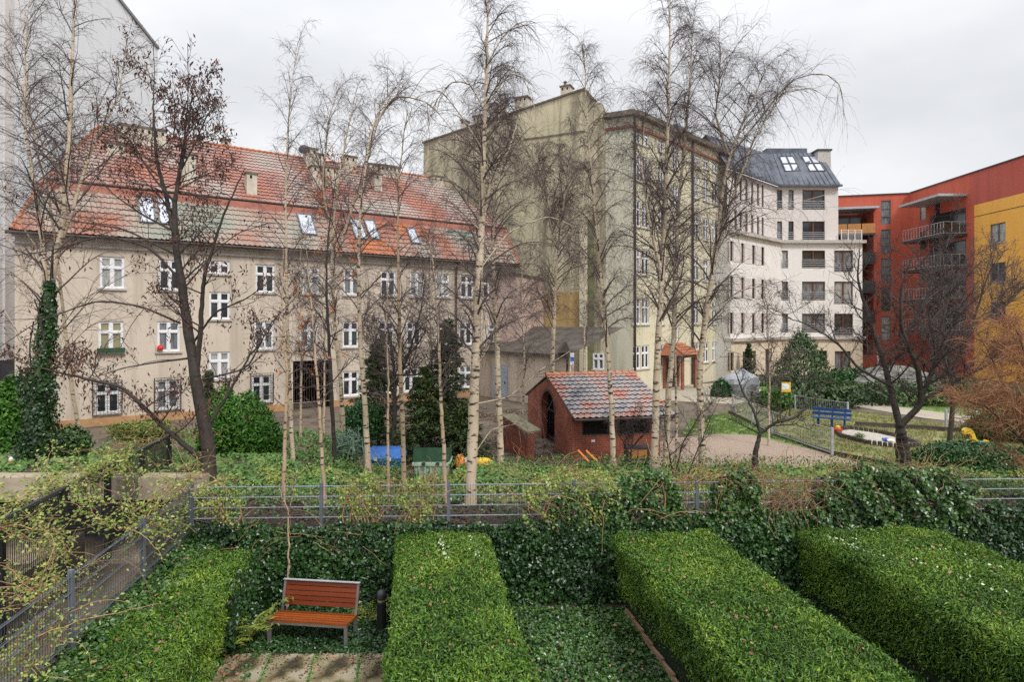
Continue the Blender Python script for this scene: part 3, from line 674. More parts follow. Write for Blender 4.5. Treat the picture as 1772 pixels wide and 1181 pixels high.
mb.build('gable', m_fire, bY)
mb = MB(); mb.poly([fg.w(x3_, -.02, -.3), fg.w(0, -.02, -.3), fg.w(0, -.02, ZE), fg.w(x3_, -.02, ZE)]); mb.build('return_wall', m_return, bY)
back = fyel.u * 12
mb = MB(); a_, b_ = fg.w(xL, 0, zz(735, 248) - .3), fg.w(x1_, 0, ZE + .45); mb.poly([a_, b_, b_ + back, a_ + back]); c_ = fg.w(0, 0, ZE + .2); cc = fyel.w(LY, 0, ZE + .2); mb.poly([b_, c_, cc, b_ + back]); mb.prism([fg.w(xL, .02, ZE - 6), fg.w(x3_, .02, ZE - 6), fg.w(x3_, .02, ZE + .3), fg.w(gx(1041), .02, zz(1041, 178) - .01), fg.w(x2_, .02, zz(1028, 176) - .01), fg.w(x1_, .02, zz(1012, 155) - .01), fg.w(xL, .02, zz(735, 248) - .01)], fg.n * .35); mb.poly([fg.w(xL, 0, 0), fg.w(xL, 0, zz(735, 248)), fg.w(xL, 0, zz(735, 248)) + back, fg.w(xL, 0, 0) + back])
mb.build('roof', m_darkroof, bY)
mb = MB()       # gable coping, string course, pilaster
mb.bar(fg.w(xL - .1, .05, zz(735, 248) + .06), fg.w(x1_, .05, zz(1012, 155) + .06), .35, .12); mb.bar(fg.w(x1_, .05, zz(1012, 155) + .06), fg.w(x2_, .05, zz(1028, 176) + .06), .35, .12); mb.build('coping', m_cap, bY)
mb = MB(); mb.obox(fg.w(gx(906), -.06, zz(906, 243)), fg.u * (x1_ - gx(906)), fg.n * .058, (0, 0, .1)); mb.build('string_course', m_cap, bY)
mb = MB(); mb.obox(fg.w(gx(1005), -.30, -.3), fg.u * (gx(1017) - gx(1005)), fg.n * .298, (0, 0, zz(1010, 385))); mb.build('pilaster', m_yellow, bY)
mb = MB(); mb.obox(fg.w(gx(1018.5), -.08, -.3), fg.u * .42, fg.n * .078, (0, 0, zz(1010, 375))); mb.build('mossy_strip', m_cap if False else mat('moss_streak', [(.10, .12, .05), (.20, .21, .10)], 2), bY)
mb = MB(); mb.obox(fg.w(gx(893), -.012, zz(893, 592)), fg.u * (gx(1005) - gx(893) - .02), fg.n * .01, (0, 0, zz(893, 508) - zz(893, 592))); mb.build('ochre_patch', m_ochre, bY)
mb = MB()       # cornice along return wall and facade
for fr_y, L_, x0 in ((fg, -x3_, x3_), (fyel, LY, 0)):
    mb.obox(fr_y.w(x0 - .0, -.16, ZE - .9), fr_y.u * (L_ + .0), fr_y.n * .13, (0, 0, .16), 1)
    mb.obox(fr_y.w(x0 - .05, -.5, ZE - .12), fr_y.u * (L_ + .3), fr_y.n * .47, (0, 0, .34), 0)
mb.build('cornice', [m_cap, mat('brick_cornice_band', [(.20, .07, .045), (.30, .11, .07)], 2)], bY)
mb = MB()
for px, y_ in ((1093.5, -.14), (1199, -.14)):
    s = fyel.hit(px, y=y_)[0]; s = max(s, .08); mb2 = MB(); mb2.tube([fyel.w(s, y_, ZE - .15), fyel.w(s, y_, .0)], .085, 8); mb2.build('downpipe', m_pipe, bY)
window(bY, fg, gx(1036), zz(1036, 640) , .8, 1.15, 'cross', y=-.14)
for (x0, yt, x1, yb2, dm, kc) in ((970, 148, 987, 168, 44.6, m_chim), (890, 168, 914, 192, 46, None), (862, 172, 870, 200, 46.5, None), (846, 178, 859, 204, 47, None), (818, 200, 838, 216, 47.6, None), (797, 206, 804, 224, 48, None)):
    chimney(bY, (x0, yt, x1, yb2), dm, 0, .8, fg, down=1.4)
mb = MB(); p = P(978, 147, 44.9); mb.lathe(tuple(p), [(.10, -.1), (.10, .18), (.16, .2), (.02, .34)], 10); mb.build('chimney_pot', m_cap, bY)
# roof dormer shapes beyond the facade cornice
mb = MB(); s0 = fyel.hit(1205)[0]; mb.prism([fyel.w(s0, .8, ZE), fyel.w(s0 + 3.6, .8, ZE), fyel.w(s0 + 2.4, 2.0, ZE + 2.0), fyel.w(s0 + .6, 2.0, ZE + 2.1)], fyel.n * 2.2); mb.build('dormer', m_slate, bY)
# entrance porch of the yellow building
t = thing('entrance_porch', fyel.w(fyel.hit(1180)[0], -1, 0), 'small brick porch with an orange tiled roof at the yellow tenement door', 'porch')
s0 = fyel.hit(1168, y=-1)[0]; fp = Frm(fyel.w(s0, -1.6, 0)[:2], fyel.u[:2], .5)
for i, (x_, y_) in enumerate(((0, 0), (1.9, 0), (0, 1.45), (1.9, 1.45))):
    k = MB(); k.obox(fp.w(x_, y_, 0), fp.u * .28, fp.n * .14, (0, 0, 2.35)); k.build('post', brickmat('porch_brick', (.36, .08, .04), (.28, .06, .035), (.35, .25, .2), fp.rz) if i == 0 else bpy.data.materials['porch_brick'], t)
k = MB(); k.obox(fp.w(-.1, -.1, 2.35), fp.u * 2.4, fp.n * 1.69, (0, 0, .14)); k.build('beam', m_pipe, t)
k = MB(); tile_roof(k, fp, -.35, 2.5, 1.2, 3.35, lambda q: -.4 + .7 * q, lambda q: 2.6 - .7 * q, tw=.22, th=.3); 
k.poly([fp.w(-.4, -.35, 2.48), fp.w(2.6, -.35, 2.48), fp.w(1.9, 1.2, 3.33), fp.w(.3, 1.2, 3.33)]); k.poly([fp.w(-.4, 1.58, 2.48), fp.w(-.4, -.35, 2.48), fp.w(.3, 1.2, 3.33), fp.w(.3, 1.58, 3.33)]); k.poly([fp.w(2.6, -.35, 2.48), fp.w(2.6, 1.58, 2.48), fp.w(1.9, 1.58, 3.33), fp.w(1.9, 1.2, 3.33)])
k.build('roof', m_tileo, t)
k = MB(); k.obox(fp.w(.45, 1.50, 0), fp.u * 1.2, fp.n * .06, (0, 0, 2.2)); k.build('door', m_pipe, t)

# ---- W: white modern building
fw1 = Frm((17.9, 50.5), (7.0, 6.5), .5); fw2 = Frm((24.9, 57.0), (1, 0), .5)
bW = thing('modern_building', (24.9, 57, .5), 'white modern apartment building with slate roof and long roof windows right of the yellow tenement', 'building')
ZW = 17.65; ZC = 12.25; L1w = math.hypot(7, 6.5); L2a = 5.75; L2b = 7.75
pr = .45
def wrow(fr, pxs, zs, w, y=0): return [(fr.hit(px, y=y)[0], z, w, h) for px in pxs for z, h in zs]
up_rows = [(15.5, 1.85), (12.55, 1.85)]
lo_rows = [(9.95, 1.65), (6.95, 1.75), (3.95, 1.75)]
u1 = wrow(fw1, [1273, 1282, 1292, 1302, 1312, 1320], [(15.35, 2.0), (12.5, 1.9)], .42)
l1 = wrow(fw1, [1266, 1285, 1304, 1320], lo_rows, .6, -pr) + wrow(fw1, [1266, 1287, 1305], [(.9, 1.5)], .55, -pr)
u2 = wrow(fw2, [1349, 1369], up_rows, .5); u2w = wrow(fw2, [1408], up_rows, 2.1)
l2 = wrow(fw2, [1354], lo_rows, 1.05, -pr); l2w = wrow(fw2, [1408], lo_rows, 2.15, -pr); l2r = wrow(fw2, [1460], [(z - .35, h + .35) for z, h in lo_rows], 1.75, -pr)
g2 = wrow(fw2, [1418], [(.75, 1.5)], 1.4, -pr) + wrow(fw2, [1458], [(.3, 1.9)], 1.5, -pr)
hx = lambda L: [(a - w / 2, a + w / 2, b, b + h) for a, b, w, h in L]
door_s = fw1.hit(1329, y=-pr)[0]
mb = MB(); wall(mb, fw1, L1w, ZC, ZW, hx(u1), .2); wall(mb, fw2, L2a, ZC, ZW, hx(u2) + hx(u2w), .2)
mb.poly([fw2.w(L2a, 0, ZC), fw2.w(L2a, 6, ZC), fw2.w(L2a, 6, ZW + .2), fw2.w(L2a, 0, ZW + .2)]); mb.build('upper_wall', m_white, bW)
mb = MB(); x1e = L1w + .12
wall(mb, fw1, x1e, 3.55, ZC, hx(l1), .2, y=-pr, x0=-.3); wall(mb, fw2, L2b, 3.55, ZC, hx(l2) + hx(l2w) + hx(l2r), .2, y=-pr, x0=-.2)
mb.poly([fw2.w(L2b, -pr, 0), fw2.w(L2b, 8, 0), fw2.w(L2b, 8, ZC), fw2.w(L2b, -pr, ZC)]); mb.poly([fw1.w(-.3, -pr, 0), fw1.w(-.3, -pr, ZC), fw1.w(-.3, 2, ZC), fw1.w(-.3, 2, 0)])
mb.build('lower_wall', m_whiter, bW)
mb = MB(); wall(mb, fw1, x1e, -.3, 3.3, hx(l1[12:]) + [(door_s - .62, door_s + .62, -.29, 2.55)], .3, y=-pr - .05, x0=-.3); wall(mb, fw2, L2b, -.3, 3.3, hx(g2), .3, y=-pr - .05, x0=-.2); mb.build('ground_floor_wall', m_cream, bW)
# spandrel panels between the bands of slit windows
for z, h in lo_rows:
    mb = MB(); s_ = [v[0] for v in l1 if abs(v[1] - z) < .01]
    s_.sort()
    for a_, b_ in zip(s_[:-1], s_[1:]): mb.obox(fw1.w(a_ + .32, -pr - .03, z - .02), fw1.u * (b_ - a_ - .64), fw1.n * .027, (0, 0, h + .04))
    mb.build('wall_panel', m_white, bW)
for z, hgt, o_ in ((ZC, .28, .35), (3.3, .26, .28)):
    mb = MB(); mb.obox(fw1.w(-.4, -pr - o_, z), fw1.u * (L1w + .55), fw1.n * (o_ + .5), (0, 0, hgt)); mb.obox(fw2.w(-.15, -pr - o_ + .003, z + .002), fw2.u * (L2b + .35), fw2.n * (o_ + .5), (0, 0, hgt)); mb.build('cornice', m_sill, bW)
mb = MB(); mb.poly([fw1.w(-.3, -pr, ZC + .283), fw1.w(L1w, -pr, ZC + .283), fw2.w(L2b, -pr, ZC + .283), fw2.w(L2b, 6, ZC + .283), fw2.w(0, 6, ZC + .283)]); mb.build('terrace', m_sill, bW)
for a, b, w, h in u1: window(bW, fw1, a, b, w, h, 'slit', sill=False, fm=m_brownf, depth=.15)
for a, b, w, h in l1: window(bW, fw1, a, b, w, h, 'slit', sill=False, fm=m_brownf, depth=.15, y=-pr)
for a, b, w, h in u2: window(bW, fw2, a, b, w, h, 'slit', sill=False, fm=m_brownf, rail=True, depth=.15)
for a, b, w, h in u2w: window(bW, fw2, a, b, w, h, 'double', sill=False, fm=m_brownf, rail=True, depth=.15)
for a, b, w, h in l2 + l2w + l2r + g2: window(bW, fw2, a, b, w, h, 'double' if w > 1.1 else 'slit', sill=False, fm=m_brownf, rail=(b > 2), depth=.15, y=-pr)
k = window(bW, fw1, door_s, 0, 1.2, 2.5, 'slit', sill=False, fm=m_frame, depth=.2, y=-pr - .05, name='door')
# slate roof
m_l = MB(); e1, e2, e3 = fw1.w(-.5, -.35, ZW), fw2.w(.1, -.35, ZW), fw2.w(L2a + .15, -.35, ZW)
ztp = 21.9; t1 = P(1285, 262, 57.5); t1.z = ztp + .3; t2 = P(1330, 263, 60.5); t2.z = ztp + .3; t3 = P(1418, 260, 60.0); t3.z = ztp + .3
t0 = fw1.w(1.2, 2.6, ztp - .5)
m_l.poly([e1, e2, t2, t0]); m_l.poly([e2, e3, t3, t2]); m_l.poly([e3, fw2.w(L2a + .15, 6, ZW), t3])
m_l.poly([t0, t2, t3, t3 + Vector((0, 5, 0)), t0 + Vector((0, 6, 0))])
for a_, b_ in ((e1, e2), (e2, e3)): m_l.bar(a_ + Vector((0, -.05, .02)), b_ + Vector((0, -.05, .02)), .22, .18)
for k_ in range(1, 12):
    a_ = e2.lerp(e3, k_ / 12); b_ = t2.lerp(t3, k_ / 12); m_l.bar(a_ + Vector((0, -.02, .05)), b_ + Vector((0, -.02, .05)), .035, .05)
for k_ in range(1, 12):
    a_ = e1.lerp(e2, k_ / 12); b_ = t0.lerp(t2, k_ / 12); m_l.bar(a_ + Vector((0, -.02, .05)), b_ + Vector((0, -.02, .05)), .035, .05)
rW = m_l.build('roof', m_slate, bW); OFF[rW.name] = OFF[bW.name]
mb = MB(); q0 = P(1325, 262, 61); mb.box(q0.x, P(1395, 262, 61).x, 60.8, 62.5, ztp - .2, ztp + .95); mb.build('roof_box', m_slate, bW)
mb = MB(); mb.box(fw2.w(L2a - .9, 0, 0).x, fw2.w(L2a + .35, 0, 0).x, 59.0, 64.5, 8, ztp + .2); mb.build('fire_wall', m_sill, bW)
mb = MB(); mb.box(fw2.w(L2a - 1.0, 0, 0).x, fw2.w(L2a + .45, 0, 0).x, 58.9, 64.6, ztp + .2, ztp + .36); mb.build('fire_wall_coping', m_anth, bW)
v_u = (t3 - t2).normalized(); up_ = ((t2 + t3) / 2 - (e2 + e3) / 2); nn_ = -up_.cross(v_u).normalized(); nn_ = nn_ if nn_.y < 0 else -nn_
for (xa, xb) in ((.175, .45), (.60, .88)):
    for cx_ in range(2):
        for cz in range(2):
            a0_ = xa + (xb - xa) * (cx_ * .5 + .02); a1_ = xa + (xb - xa) * (cx_ * .5 + .47); b0_ = .42 + cz * .235; b1_ = b0_ + .215
            def rp(u_, v_, o_): return (e2.lerp(e3, u_)).lerp(t2.lerp(t3, u_), v_) + nn_ * o_
            k = MB()
            c4 = [rp(a0_, b0_, .06), rp(a1_, b0_, .06), rp(a1_, b1_, .06), rp(a0_, b1_, .06)]
            for i in range(4): k.bar(c4[i], c4[(i + 1) % 4], .09, .12)
            wo = k.build('roof_window', m_anth, bW); OFF[wo.name] = OFF[bW.name]
            k = MB(); k.poly([p_ + nn_ * .02 for p_ in c4]); k.build('pane', m_skyglass, wo)
t = thing('terrace_railing', fw2.w(L2a + .3, -pr, ZC + .3), 'white metal railing on the roof terrace of the white modern building', 'railing')
k = MB()
for z_ in np.linspace(.1, 1.0, 6): k.bar(fw2.w(L2a + .1, -pr + .1, ZC + .28 + z_), fw2.w(L2b, -pr + .1, ZC + .28 + z_), .03)
k.build('rail', m_frame, t); k = MB()
for x_ in np.linspace(L2a + .1, L2b, 4): k.bar(fw2.w(x_, -pr + .1, ZC + .28), fw2.w(x_, -pr + .1, ZC + 1.32), .05)
k.build('baluster', m_frame, t)

# ---- R: red and orange building
fr1 = Frm((34.0, 63.8), (6.7, -1.6), .5); fr2 = Frm((40.7, 62.0), (0, -1), .5); fr2.n = Vector((1, 0, 0))
fr2.rz = -math.pi / 2
bR = thing('apartment_block', (40.7, 62, .5), 'brick red apartment block with an orange wall and balconies at the right edge', 'building')
ZR = 18.1
rr = [(15.0, 1.9), (12.0, 1.9), (9.0, 1.9), (6.0, 1.9), (3.0, 1.9)]
s1 = fr1.hit(1533)[0]; h1 = [(s1 - .45, s1 + .45, z, z + h + .6) for z, h in rr]
w2 = [(fr2.hit(1597)[0], .9), (fr2.hit(1622)[0], .75)]; h2 = [(s - w / 2, s + w / 2, z, z + h) for s, w in w2 for z, h in rr]
mb = MB(); lg = (fr1.hit(1452)[0] - 2, fr1.hit(1512)[0])
wall(mb, fr1, 6.9, -.3, ZR, h1, .15, x0=lg[1]); wall(mb, fr1, lg[1], ZR - 1.2, ZR, [], x0=lg[0]); wall(mb, fr1, lg[1], -.3, 1.5, [], x0=lg[0])
wall(mb, fr2, 8.0, -.3, ZR, h2, .15, x0=-.35); mb.obox(fr1.w(lg[1] + .01, .01, -.3), fr1.u * .2, fr1.n * 2.4, (0, 0, ZR)); mb.obox(fr1.w(lg[0] - .3, 2.3, -.3), fr1.u * 9.5, fr1.n * .2, (0, 0, ZR)); mb.build('wall', m_red, bR)
mb = MB(); wall(mb, fr2, 40, 15.2, ZR, [], x0=8.0); mb.build('parapet_wall', m_redd, bR)
so = fr2.hit(1680)[0]
mb = MB(); wall(mb, fr2, 8.6, -.3, 15.2, [], x0=8.0)
mb.build('corner_wall', m_red, bR)
ow = fr2.hit(1727)[0]; ho = [(ow - .8, ow + .8, z - .7, z + .9) for z in (12.3, 9.0, 5.7, 2.4)]
mb = MB(); wall(mb, fr2, 40, -.3, 15.2, ho, .2, x0=8.6, y=-.02); mb.build('orange_wall', m_orange, bR)
mb = MB(); mb.obox(fr2.w(8.6, -.03, 14.15), fr2.u * 30, (-.01, 0, 0), (0, 0, .05)); mb.build('joint_line', m_pipe, bR)
mb = MB(); mb.bar(fr1.w(lg[0], .1, ZR + .05), fr1.w(6.9, .1, ZR + .05), .4, .1); mb.bar(fr2.w(0, .1, ZR + .05), fr2.w(40, .1, ZR + .05), .4, .1); mb.build('coping', m_anth, bR)
for s, w in w2:
    for z, h in rr: window(bR, fr2, s, z, w, h, 'slit', sill=False, fm=m_grey, depth=.1)
for z, h in rr: window(bR, fr1, s1, z, .9, h + .6, 'ladder', sill=False, fm=m_grey, depth=.1)
for a_, b_, c_, d_ in ho: window(bR, fr2, (a_ + b_) / 2, c_, b_ - a_, d_ - c_, 'double', sill=True, fm=m_grey, depth=.1, y=-.02)
# loggias of the left part
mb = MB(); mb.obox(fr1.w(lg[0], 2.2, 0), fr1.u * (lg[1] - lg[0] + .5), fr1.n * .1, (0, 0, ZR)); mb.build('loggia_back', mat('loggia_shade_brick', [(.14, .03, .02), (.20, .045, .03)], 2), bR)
mb = MB(); mb.obox(fr1.w(lg[0], -1.0, 16.6), fr1.u * (lg[1] - lg[0] + .2), fr1.n * 3.0, (0, 0, .22)); mb.build('canopy', m_galv, bR)
for i, z in enumerate((13.9, 10.9, 7.9, 4.9)):
    mb = MB(); mb.obox(fr1.w(lg[0], -.6, z), fr1.u * (lg[1] - lg[0]), fr1.n * 2.8, (0, 0, .2)); bo = mb.build('balcony_slab', m_anth, bR); OFF[bo.name] = OFF[bR.name]
    mb = MB()
    for k_ in range(4): mb.obox(fr1.w(lg[0] + (lg[1] - lg[0]) * k_ / 4 + .05, -.62, z + .2), fr1.u * ((lg[1] - lg[0]) / 4 - .1), fr1.n * .03, (0, 0, 1.0))
    mb.build('balcony_panel', m_plank if i == 0 else m_anth, bo)
    window(bR, fr1, lg[1] - 1.7, z + .2, 2.2, 2.1, 'double', sill=False, fm=m_grey, y=2.0, depth=.05)
# projecting balconies of the right part
b0 = fr2.hit(1640)[0]; b1 = fr2.hit(1669)[0]
mb = MB(); mb.obox(fr2.w(2.2, -2.6, 16.2), fr2.u * 5.6, Vector((2.6, 0, 0)), (0, 0, .22)); mb.build('canopy', m_galv, bR)
for z in (12.6, 9.7, 6.8, 3.9):
    mb = MB(); mb.obox(fr2.w(2.2, -2.2, z), fr2.u * 5.6, Vector((2.18, 0, 0)), (0, 0, .22)); bo = mb.build('balcony_slab', m_anth, bR); OFF[bo.name] = OFF[bR.name]
    mb = MB()
    for k_ in range(15): x_ = 2.2 + 5.6 * k_ / 14; mb.bar(fr2.w(x_, -2.15, z + .22), fr2.w(x_, -2.15, z + 1.3), .04)
    for y_ in (-2.15, -1.4, -.7): mb.bar(fr2.w(7.78, y_, z + .22), fr2.w(7.78, y_, z + 1.3), .04)
    for z_ in (.3, 1.3): mb.bar(fr2.w(2.2, -2.15, z + z_), fr2.w(7.8, -2.15, z + z_), .05); mb.bar(fr2.w(7.8, -2.15, z + z_), fr2.w(7.8, -.1, z + z_), .05)
    mb.build('balcony_railing', m_galv, bo)
    mb = MB(); mb.poly([fr2.w(3.0, -.06, z + .25), fr2.w(7.6, -.06, z + .25), fr2.w(7.6, -.06, z + 2.6), fr2.w(3.0, -.06, z + 2.6)]); mb.build('balcony_glass', m_glass, bR)

# ---- low annexe and shed between the beige tenement and the gable
t = thing('annexe', (0, 41, .5), 'small pink rendered annexe between the beige tenement and the stained gable', 'annexe')
fn = Frm(P(832, 700, 41.2)[:2], (1, -.45), .5)
xr = fn.hit(893)[0]; mb = MB(); z1_ = fn.hit(860, 478)[1]
mb.prism([fn.w(0, 0, 0), fn.w(xr, 0, 0), fn.w(xr, 0, z1_), fn.w(0, 0, z1_)], fn.n * 5); mb.build('wall', m_pink, t)
mb = MB(); mb.prism([fn.w(-.1, -.2, z1_), fn.w(xr + .1, -.2, z1_), fn.w(xr + .1, -.2, z1_ + .15), fn.w(-.1, -.2, z1_ + .15)], fn.n * 5); mb.build('roof', m_darkroof, t)
window(t, fn, fn.hit(846)[0], fn.hit(846, 590)[1], .9, 1.1, 'cross', y=-.16)
t = thing('shed', (2, 37, .5), 'long low beige shed with a dark roof and blue grey door below the gable', 'shed')
fs = Frm(P(828, 700, 40.5)[:2], (1, -1.2), .5); xs_ = fs.hit(986)[0]
mb = MB(); mb.prism([fs.w(0, 0, 0), fs.w(xs_, 0, 0), fs.w(xs_, 0, 3.05), fs.w(0, 0, 3.05)], fs.n * .3); mb.build('wall', m_beige, t)
mb = MB(); mb.poly([fs.w(-.3, -.3, 3.05), fs.w(xs_ + .2, -.3, 3.05), fs.w(xs_ + .2, 4.5, 4.6), fs.w(-.3, 4.5, 4.6)]); mb.prism([fs.w(-.3, -.32, 2.9), fs.w(xs_ + .2, -.32, 2.9), fs.w(xs_ + .2, -.32, 3.08), fs.w(-.3, -.32, 3.08)], fs.n * .08); mb.build('roof', m_darkroof, t)
sd_ = fs.hit(866)[0]; mb = MB(); mb.obox(fs.w(sd_ - .7, -.05, 0), fs.u * 1.4, fs.n * .045, (0, 0, 2.2)); dd = mb.build('door', mat('blue_grey_door', [(.30, .36, .44), (.40, .46, .54)], 3), t); OFF[dd.name] = OFF[t.name]
mb = MB(); mb.obox(fs.w(sd_ + .5, -.1, 1.0), fs.u * .05, fs.n * .04, (0, 0, .15)); mb.build('handle', m_black, dd)
t = thing('gable_canopy', P(978, 640, 33), 'small dark gabled canopy at the right end of the shed', 'canopy')
a_ = P(967, 611, 33); b_ = P(988, 611, 33); c_ = P(980, 592, 33); mb = MB(); mb.prism([a_, b_, c_], (0, 1.6, 0)); mb.build('roof', m_darkroof, t)
mb = MB(); mb.box(a_.x + .4, a_.x + .52, 33, 33.12, .5, a_.z); mb.build('post', m_pipe, t)
t = thing('wall_sign', P(990, 622, 32.8), 'small blue and white sign on a post beside the shed canopy', 'sign')
p = P(990, 622, 32.8); mb = MB(); mb.box(p.x - .1, p.x + .1, 32.8, 32.83, p.z - .3, p.z + .35); so_ = mb.build('sign_board', m_white2, t); OFF[so_.name] = OFF[t.name]
mb = MB(); mb.box(p.x - .1, p.x + .1, 32.78, 32.798, p.z - .1, p.z + .12); mb.build('sign_field', m_blue, so_)
mb = MB(); mb.box(p.x - .03, p.x + .03, 32.84, 32.9, .5, p.z + .3); mb.build('post', m_steel, t)

# ---- red brick bin house
fh = Frm((2.12, 21.5), (.978, .21), .5)
tH = thing('brick_hut', fh.w(1.5, 3.5, 0), 'small red brick hut with a weathered tiled gable roof and an arched doorway', 'hut')
Lh = 3.38; Wh = 6.6; he = 1.62; hr = 2.62
m_brick = brickmat('red_brick', (.33, .065, .03), (.23, .045, .025), (.30, .20, .14), fh.rz)
mb = MB(); th = .25
ho = [(.38, 1.42, .85, 1.40), (1.72, 2.95, .85, 1.40)]
wall(mb, fh, Lh, -.5, he - .02, ho, th); wall(mb, fh, Lh, -.5, he - .02, [], y=Wh)
# gable sides with an arched doorway
aw0, aw1, asp = 2.2, 4.15, 1.35; arc = []
for k in range(13):
    an = math.pi * k / 12; arc.append(((aw0 + aw1) / 2 + (aw1 - aw0) / 2 * math.cos(an), asp + .75 * math.sin(an)))
ml = Wh / 2; top = lambda y: he + (hr - he) * (1 - abs(y - ml) / ml)
for xg, arch in ((0, True), (Lh, False)):
    if arch:
        ys_ = sorted([a for a, b in arc]); az = dict(arc)
        pts = [(0, -.5), (0, he)]
        q4 = [((0, -.5), (aw0, -.5), (aw0, top(aw0)), (0, top(0))), ((aw1, -.5), (Wh, -.5), (Wh, top(Wh)), (aw1, top(aw1)))]
        ysr = sorted(arc)
        for (ya, za), (yb2, zb2) in zip(ysr[:-1], ysr[1:]): q4.append(((ya, za), (yb2, zb2), (yb2, top(yb2)), (ya, top(ya))))
        for qd in q4: mb.add([tuple(fh.w(xg, y_, z_)) for y_, z_ in qd], [(3, 2, 1, 0)]); mb.add([tuple(fh.w(xg + th, y_, z_)) for y_, z_ in qd], [(0, 1, 2, 3)])
        rim = [(aw1, -.5)] + arc + [(aw0, -.5)]
        for (ya, za), (yb2, zb2) in zip(rim[:-1], rim[1:]): mb.add([tuple(fh.w(xg, ya, za)), tuple(fh.w(xg, yb2, zb2)), tuple(fh.w(xg + th, yb2, zb2)), tuple(fh.w(xg + th, ya, za))], [(0, 1, 2, 3)])
    else: mb.add([tuple(fh.w(xg, y_, z_)) for y_, z_ in ((0, -.5), (Wh, -.5), (Wh, he), (ml, hr), (0, he))], [(0, 1, 2, 3, 4)])
mb.build('wall', m_brick, tH)
mb = MB()     # dark brick arch ring
for k in range(12):
    (ya, za), (yb2, zb2) = arc[k], arc[k + 1]; c0 = ((aw0 + aw1) / 2, asp)
    ex = lambda y_, z_: (c0[0] + (y_ - c0[0]) * 1.14, c0[1] + (z_ - c0[1]) * 1.16)
    mb.prism([fh.w(-.015, ya, za), fh.w(-.015, yb2, zb2), fh.w(-.015, *ex(yb2, zb2)), fh.w(-.015, *ex(ya, za))], fh.u * .012)
mb.build('arch_ring', mat('dark_brick', [(.07, .03, .025), (.12, .05, .04)], 6), tH)
mb = MB()
for y_ in np.linspace(aw0 + .05, aw1 - .05, 9): mb.bar(fh.w(.2, y_, 0), fh.w(.2, y_, 1.9), .02)
mb.bar(fh.w(.2, aw0, .2), fh.w(.2, aw1, .2), .04); mb.bar(fh.w(.2, aw0, 1.3), fh.w(.2, aw1, 1.3), .04); mb.build('gate', m_black, tH)
for a, b, c, d in ho:
    mb = MB(); mb.obox(fh.w(a, .05, c), fh.u * .06, fh.n * .08, (0, 0, d - c)); mb.obox(fh.w(b - .06, .05, c), fh.u * .06, fh.n * .08, (0, 0, d - c)); mb.obox(fh.w(a + .06, .05, c), fh.u * (b - a - .12), fh.n * .08, (0, 0, .05)); mb.obox(fh.w(a + .06, .05, d - .05), fh.u * (b - a - .12), fh.n * .08, (0, 0, .05))
    wo = mb.build('window', m_anth, tH); OFF[wo.name] = OFF[tH.name]
    k = MB(); k.poly([fh.w(a, .14, c), fh.w(b, .14, c), fh.w(b, .14, d), fh.w(a, .14, d)]); k.build('pane', m_in, wo)
rf = MB(); ovh = .42; ze_ = he - .10
tile_roof(rf, fh, -ovh, ze_, ml, hr + .12, lambda t: -.06, lambda t: 3.84, tw=.23, th=.33)
rf.build('roof', m_tileb, tH)
mb = MB()
mb.prism([fh.w(-.04, -ovh, ze_ - .05), fh.w(-.04, ml, hr + .06), fh.w(-.04, Wh + ovh, ze_ - .05), fh.w(-.04, Wh + ovh, ze_ + .01), fh.w(-.04, ml, hr + .12), fh.w(-.04, -ovh, ze_ + .01)], fh.u * 3.86); mb.build('roof_deck', m_pipe, tH)
mb = MB()
for k in range(13): mb.tube([fh.w(-.06 + k * .3, ml, hr + .15), fh.w(-.06 + (k + 1.08) * .3, ml, hr + .13)], [.11, .095], 8)
mb.build('ridge_tiles', m_tileo, tH)
mb = MB(); mb.tube([fh.w(-.06, -ovh - .05, ze_ - .03), fh.w(3.84, -ovh - .05, ze_ - .03)], .05, 8); mb.build('gutter', m_pipe, tH)
mb = MB(); mb.obox(fh.w(.72, -.02, .62), fh.u * .14, fh.n * .018, (0, 0, .08)); mb.build('plate', m_white2, tH)
# sloping brick wing wall beside the hut
a_ = P(868, 722, 23.5); b_ = P(913, 752, 21.6)
mb = MB(); mb.prism([(a_.x, a_.y, .3), (b_.x, b_.y, .3), (b_.x, b_.y, b_.z), (a_.x, a_.y, a_.z)], (.25, .12, 0))
t = thing('wing_wall', (a_.x, a_.y, .5), 'sloping red brick wing wall with a mossy cap left of the hut', 'wall'); mb.build('wall', bpy.data.materials['red_brick'], t)
mb = MB(); mb.prism([a_, b_, b_ + Vector((0, 0, .07)), a_ + Vector((0, 0, .07))], (.5, .55, 0)); mb.build('cap', mat('mossy_stone', [(.16, .15, .09), (.25, .23, .15)], 4), t)
# orange panelled box by the hut wall
t = thing('panelled_box', P(1104, 797, 20.6), 'dark framed box with orange panels standing against the brick hut', 'box')
p = P(1086, 798, 20.6); q_ = P(1122, 775, 20.6); d_ = Vector((0, .45, 0)); mb = MB(); u_ = Vector((q_.x - p.x, 0, 0)); h_ = q_.z - p.z
for z_, hh in ((p.z - .35, .09), (p.z + .0, .05), (q_.z - .05, .06)): mb.obox((p.x - .05, p.y, z_), u_ + Vector((.1, 0, 0)), d_, (0, 0, hh))
for x_ in (p.x - .04, q_.x - .02): mb.obox((x_, p.y + .01, p.z - .3), (.06, 0, 0), d_, (0, 0, h_ + .28))
mb.build('frame', m_anth, t); mb = MB(); 
for k in range(2): mb.obox((p.x + .03 + k * u_.x / 2, p.y + .03, p.z + .06), (u_.x / 2 - .06, 0, 0), (0, .03, 0), (0, 0, h_ - .12))
mb.build('panel', m_plank, t)
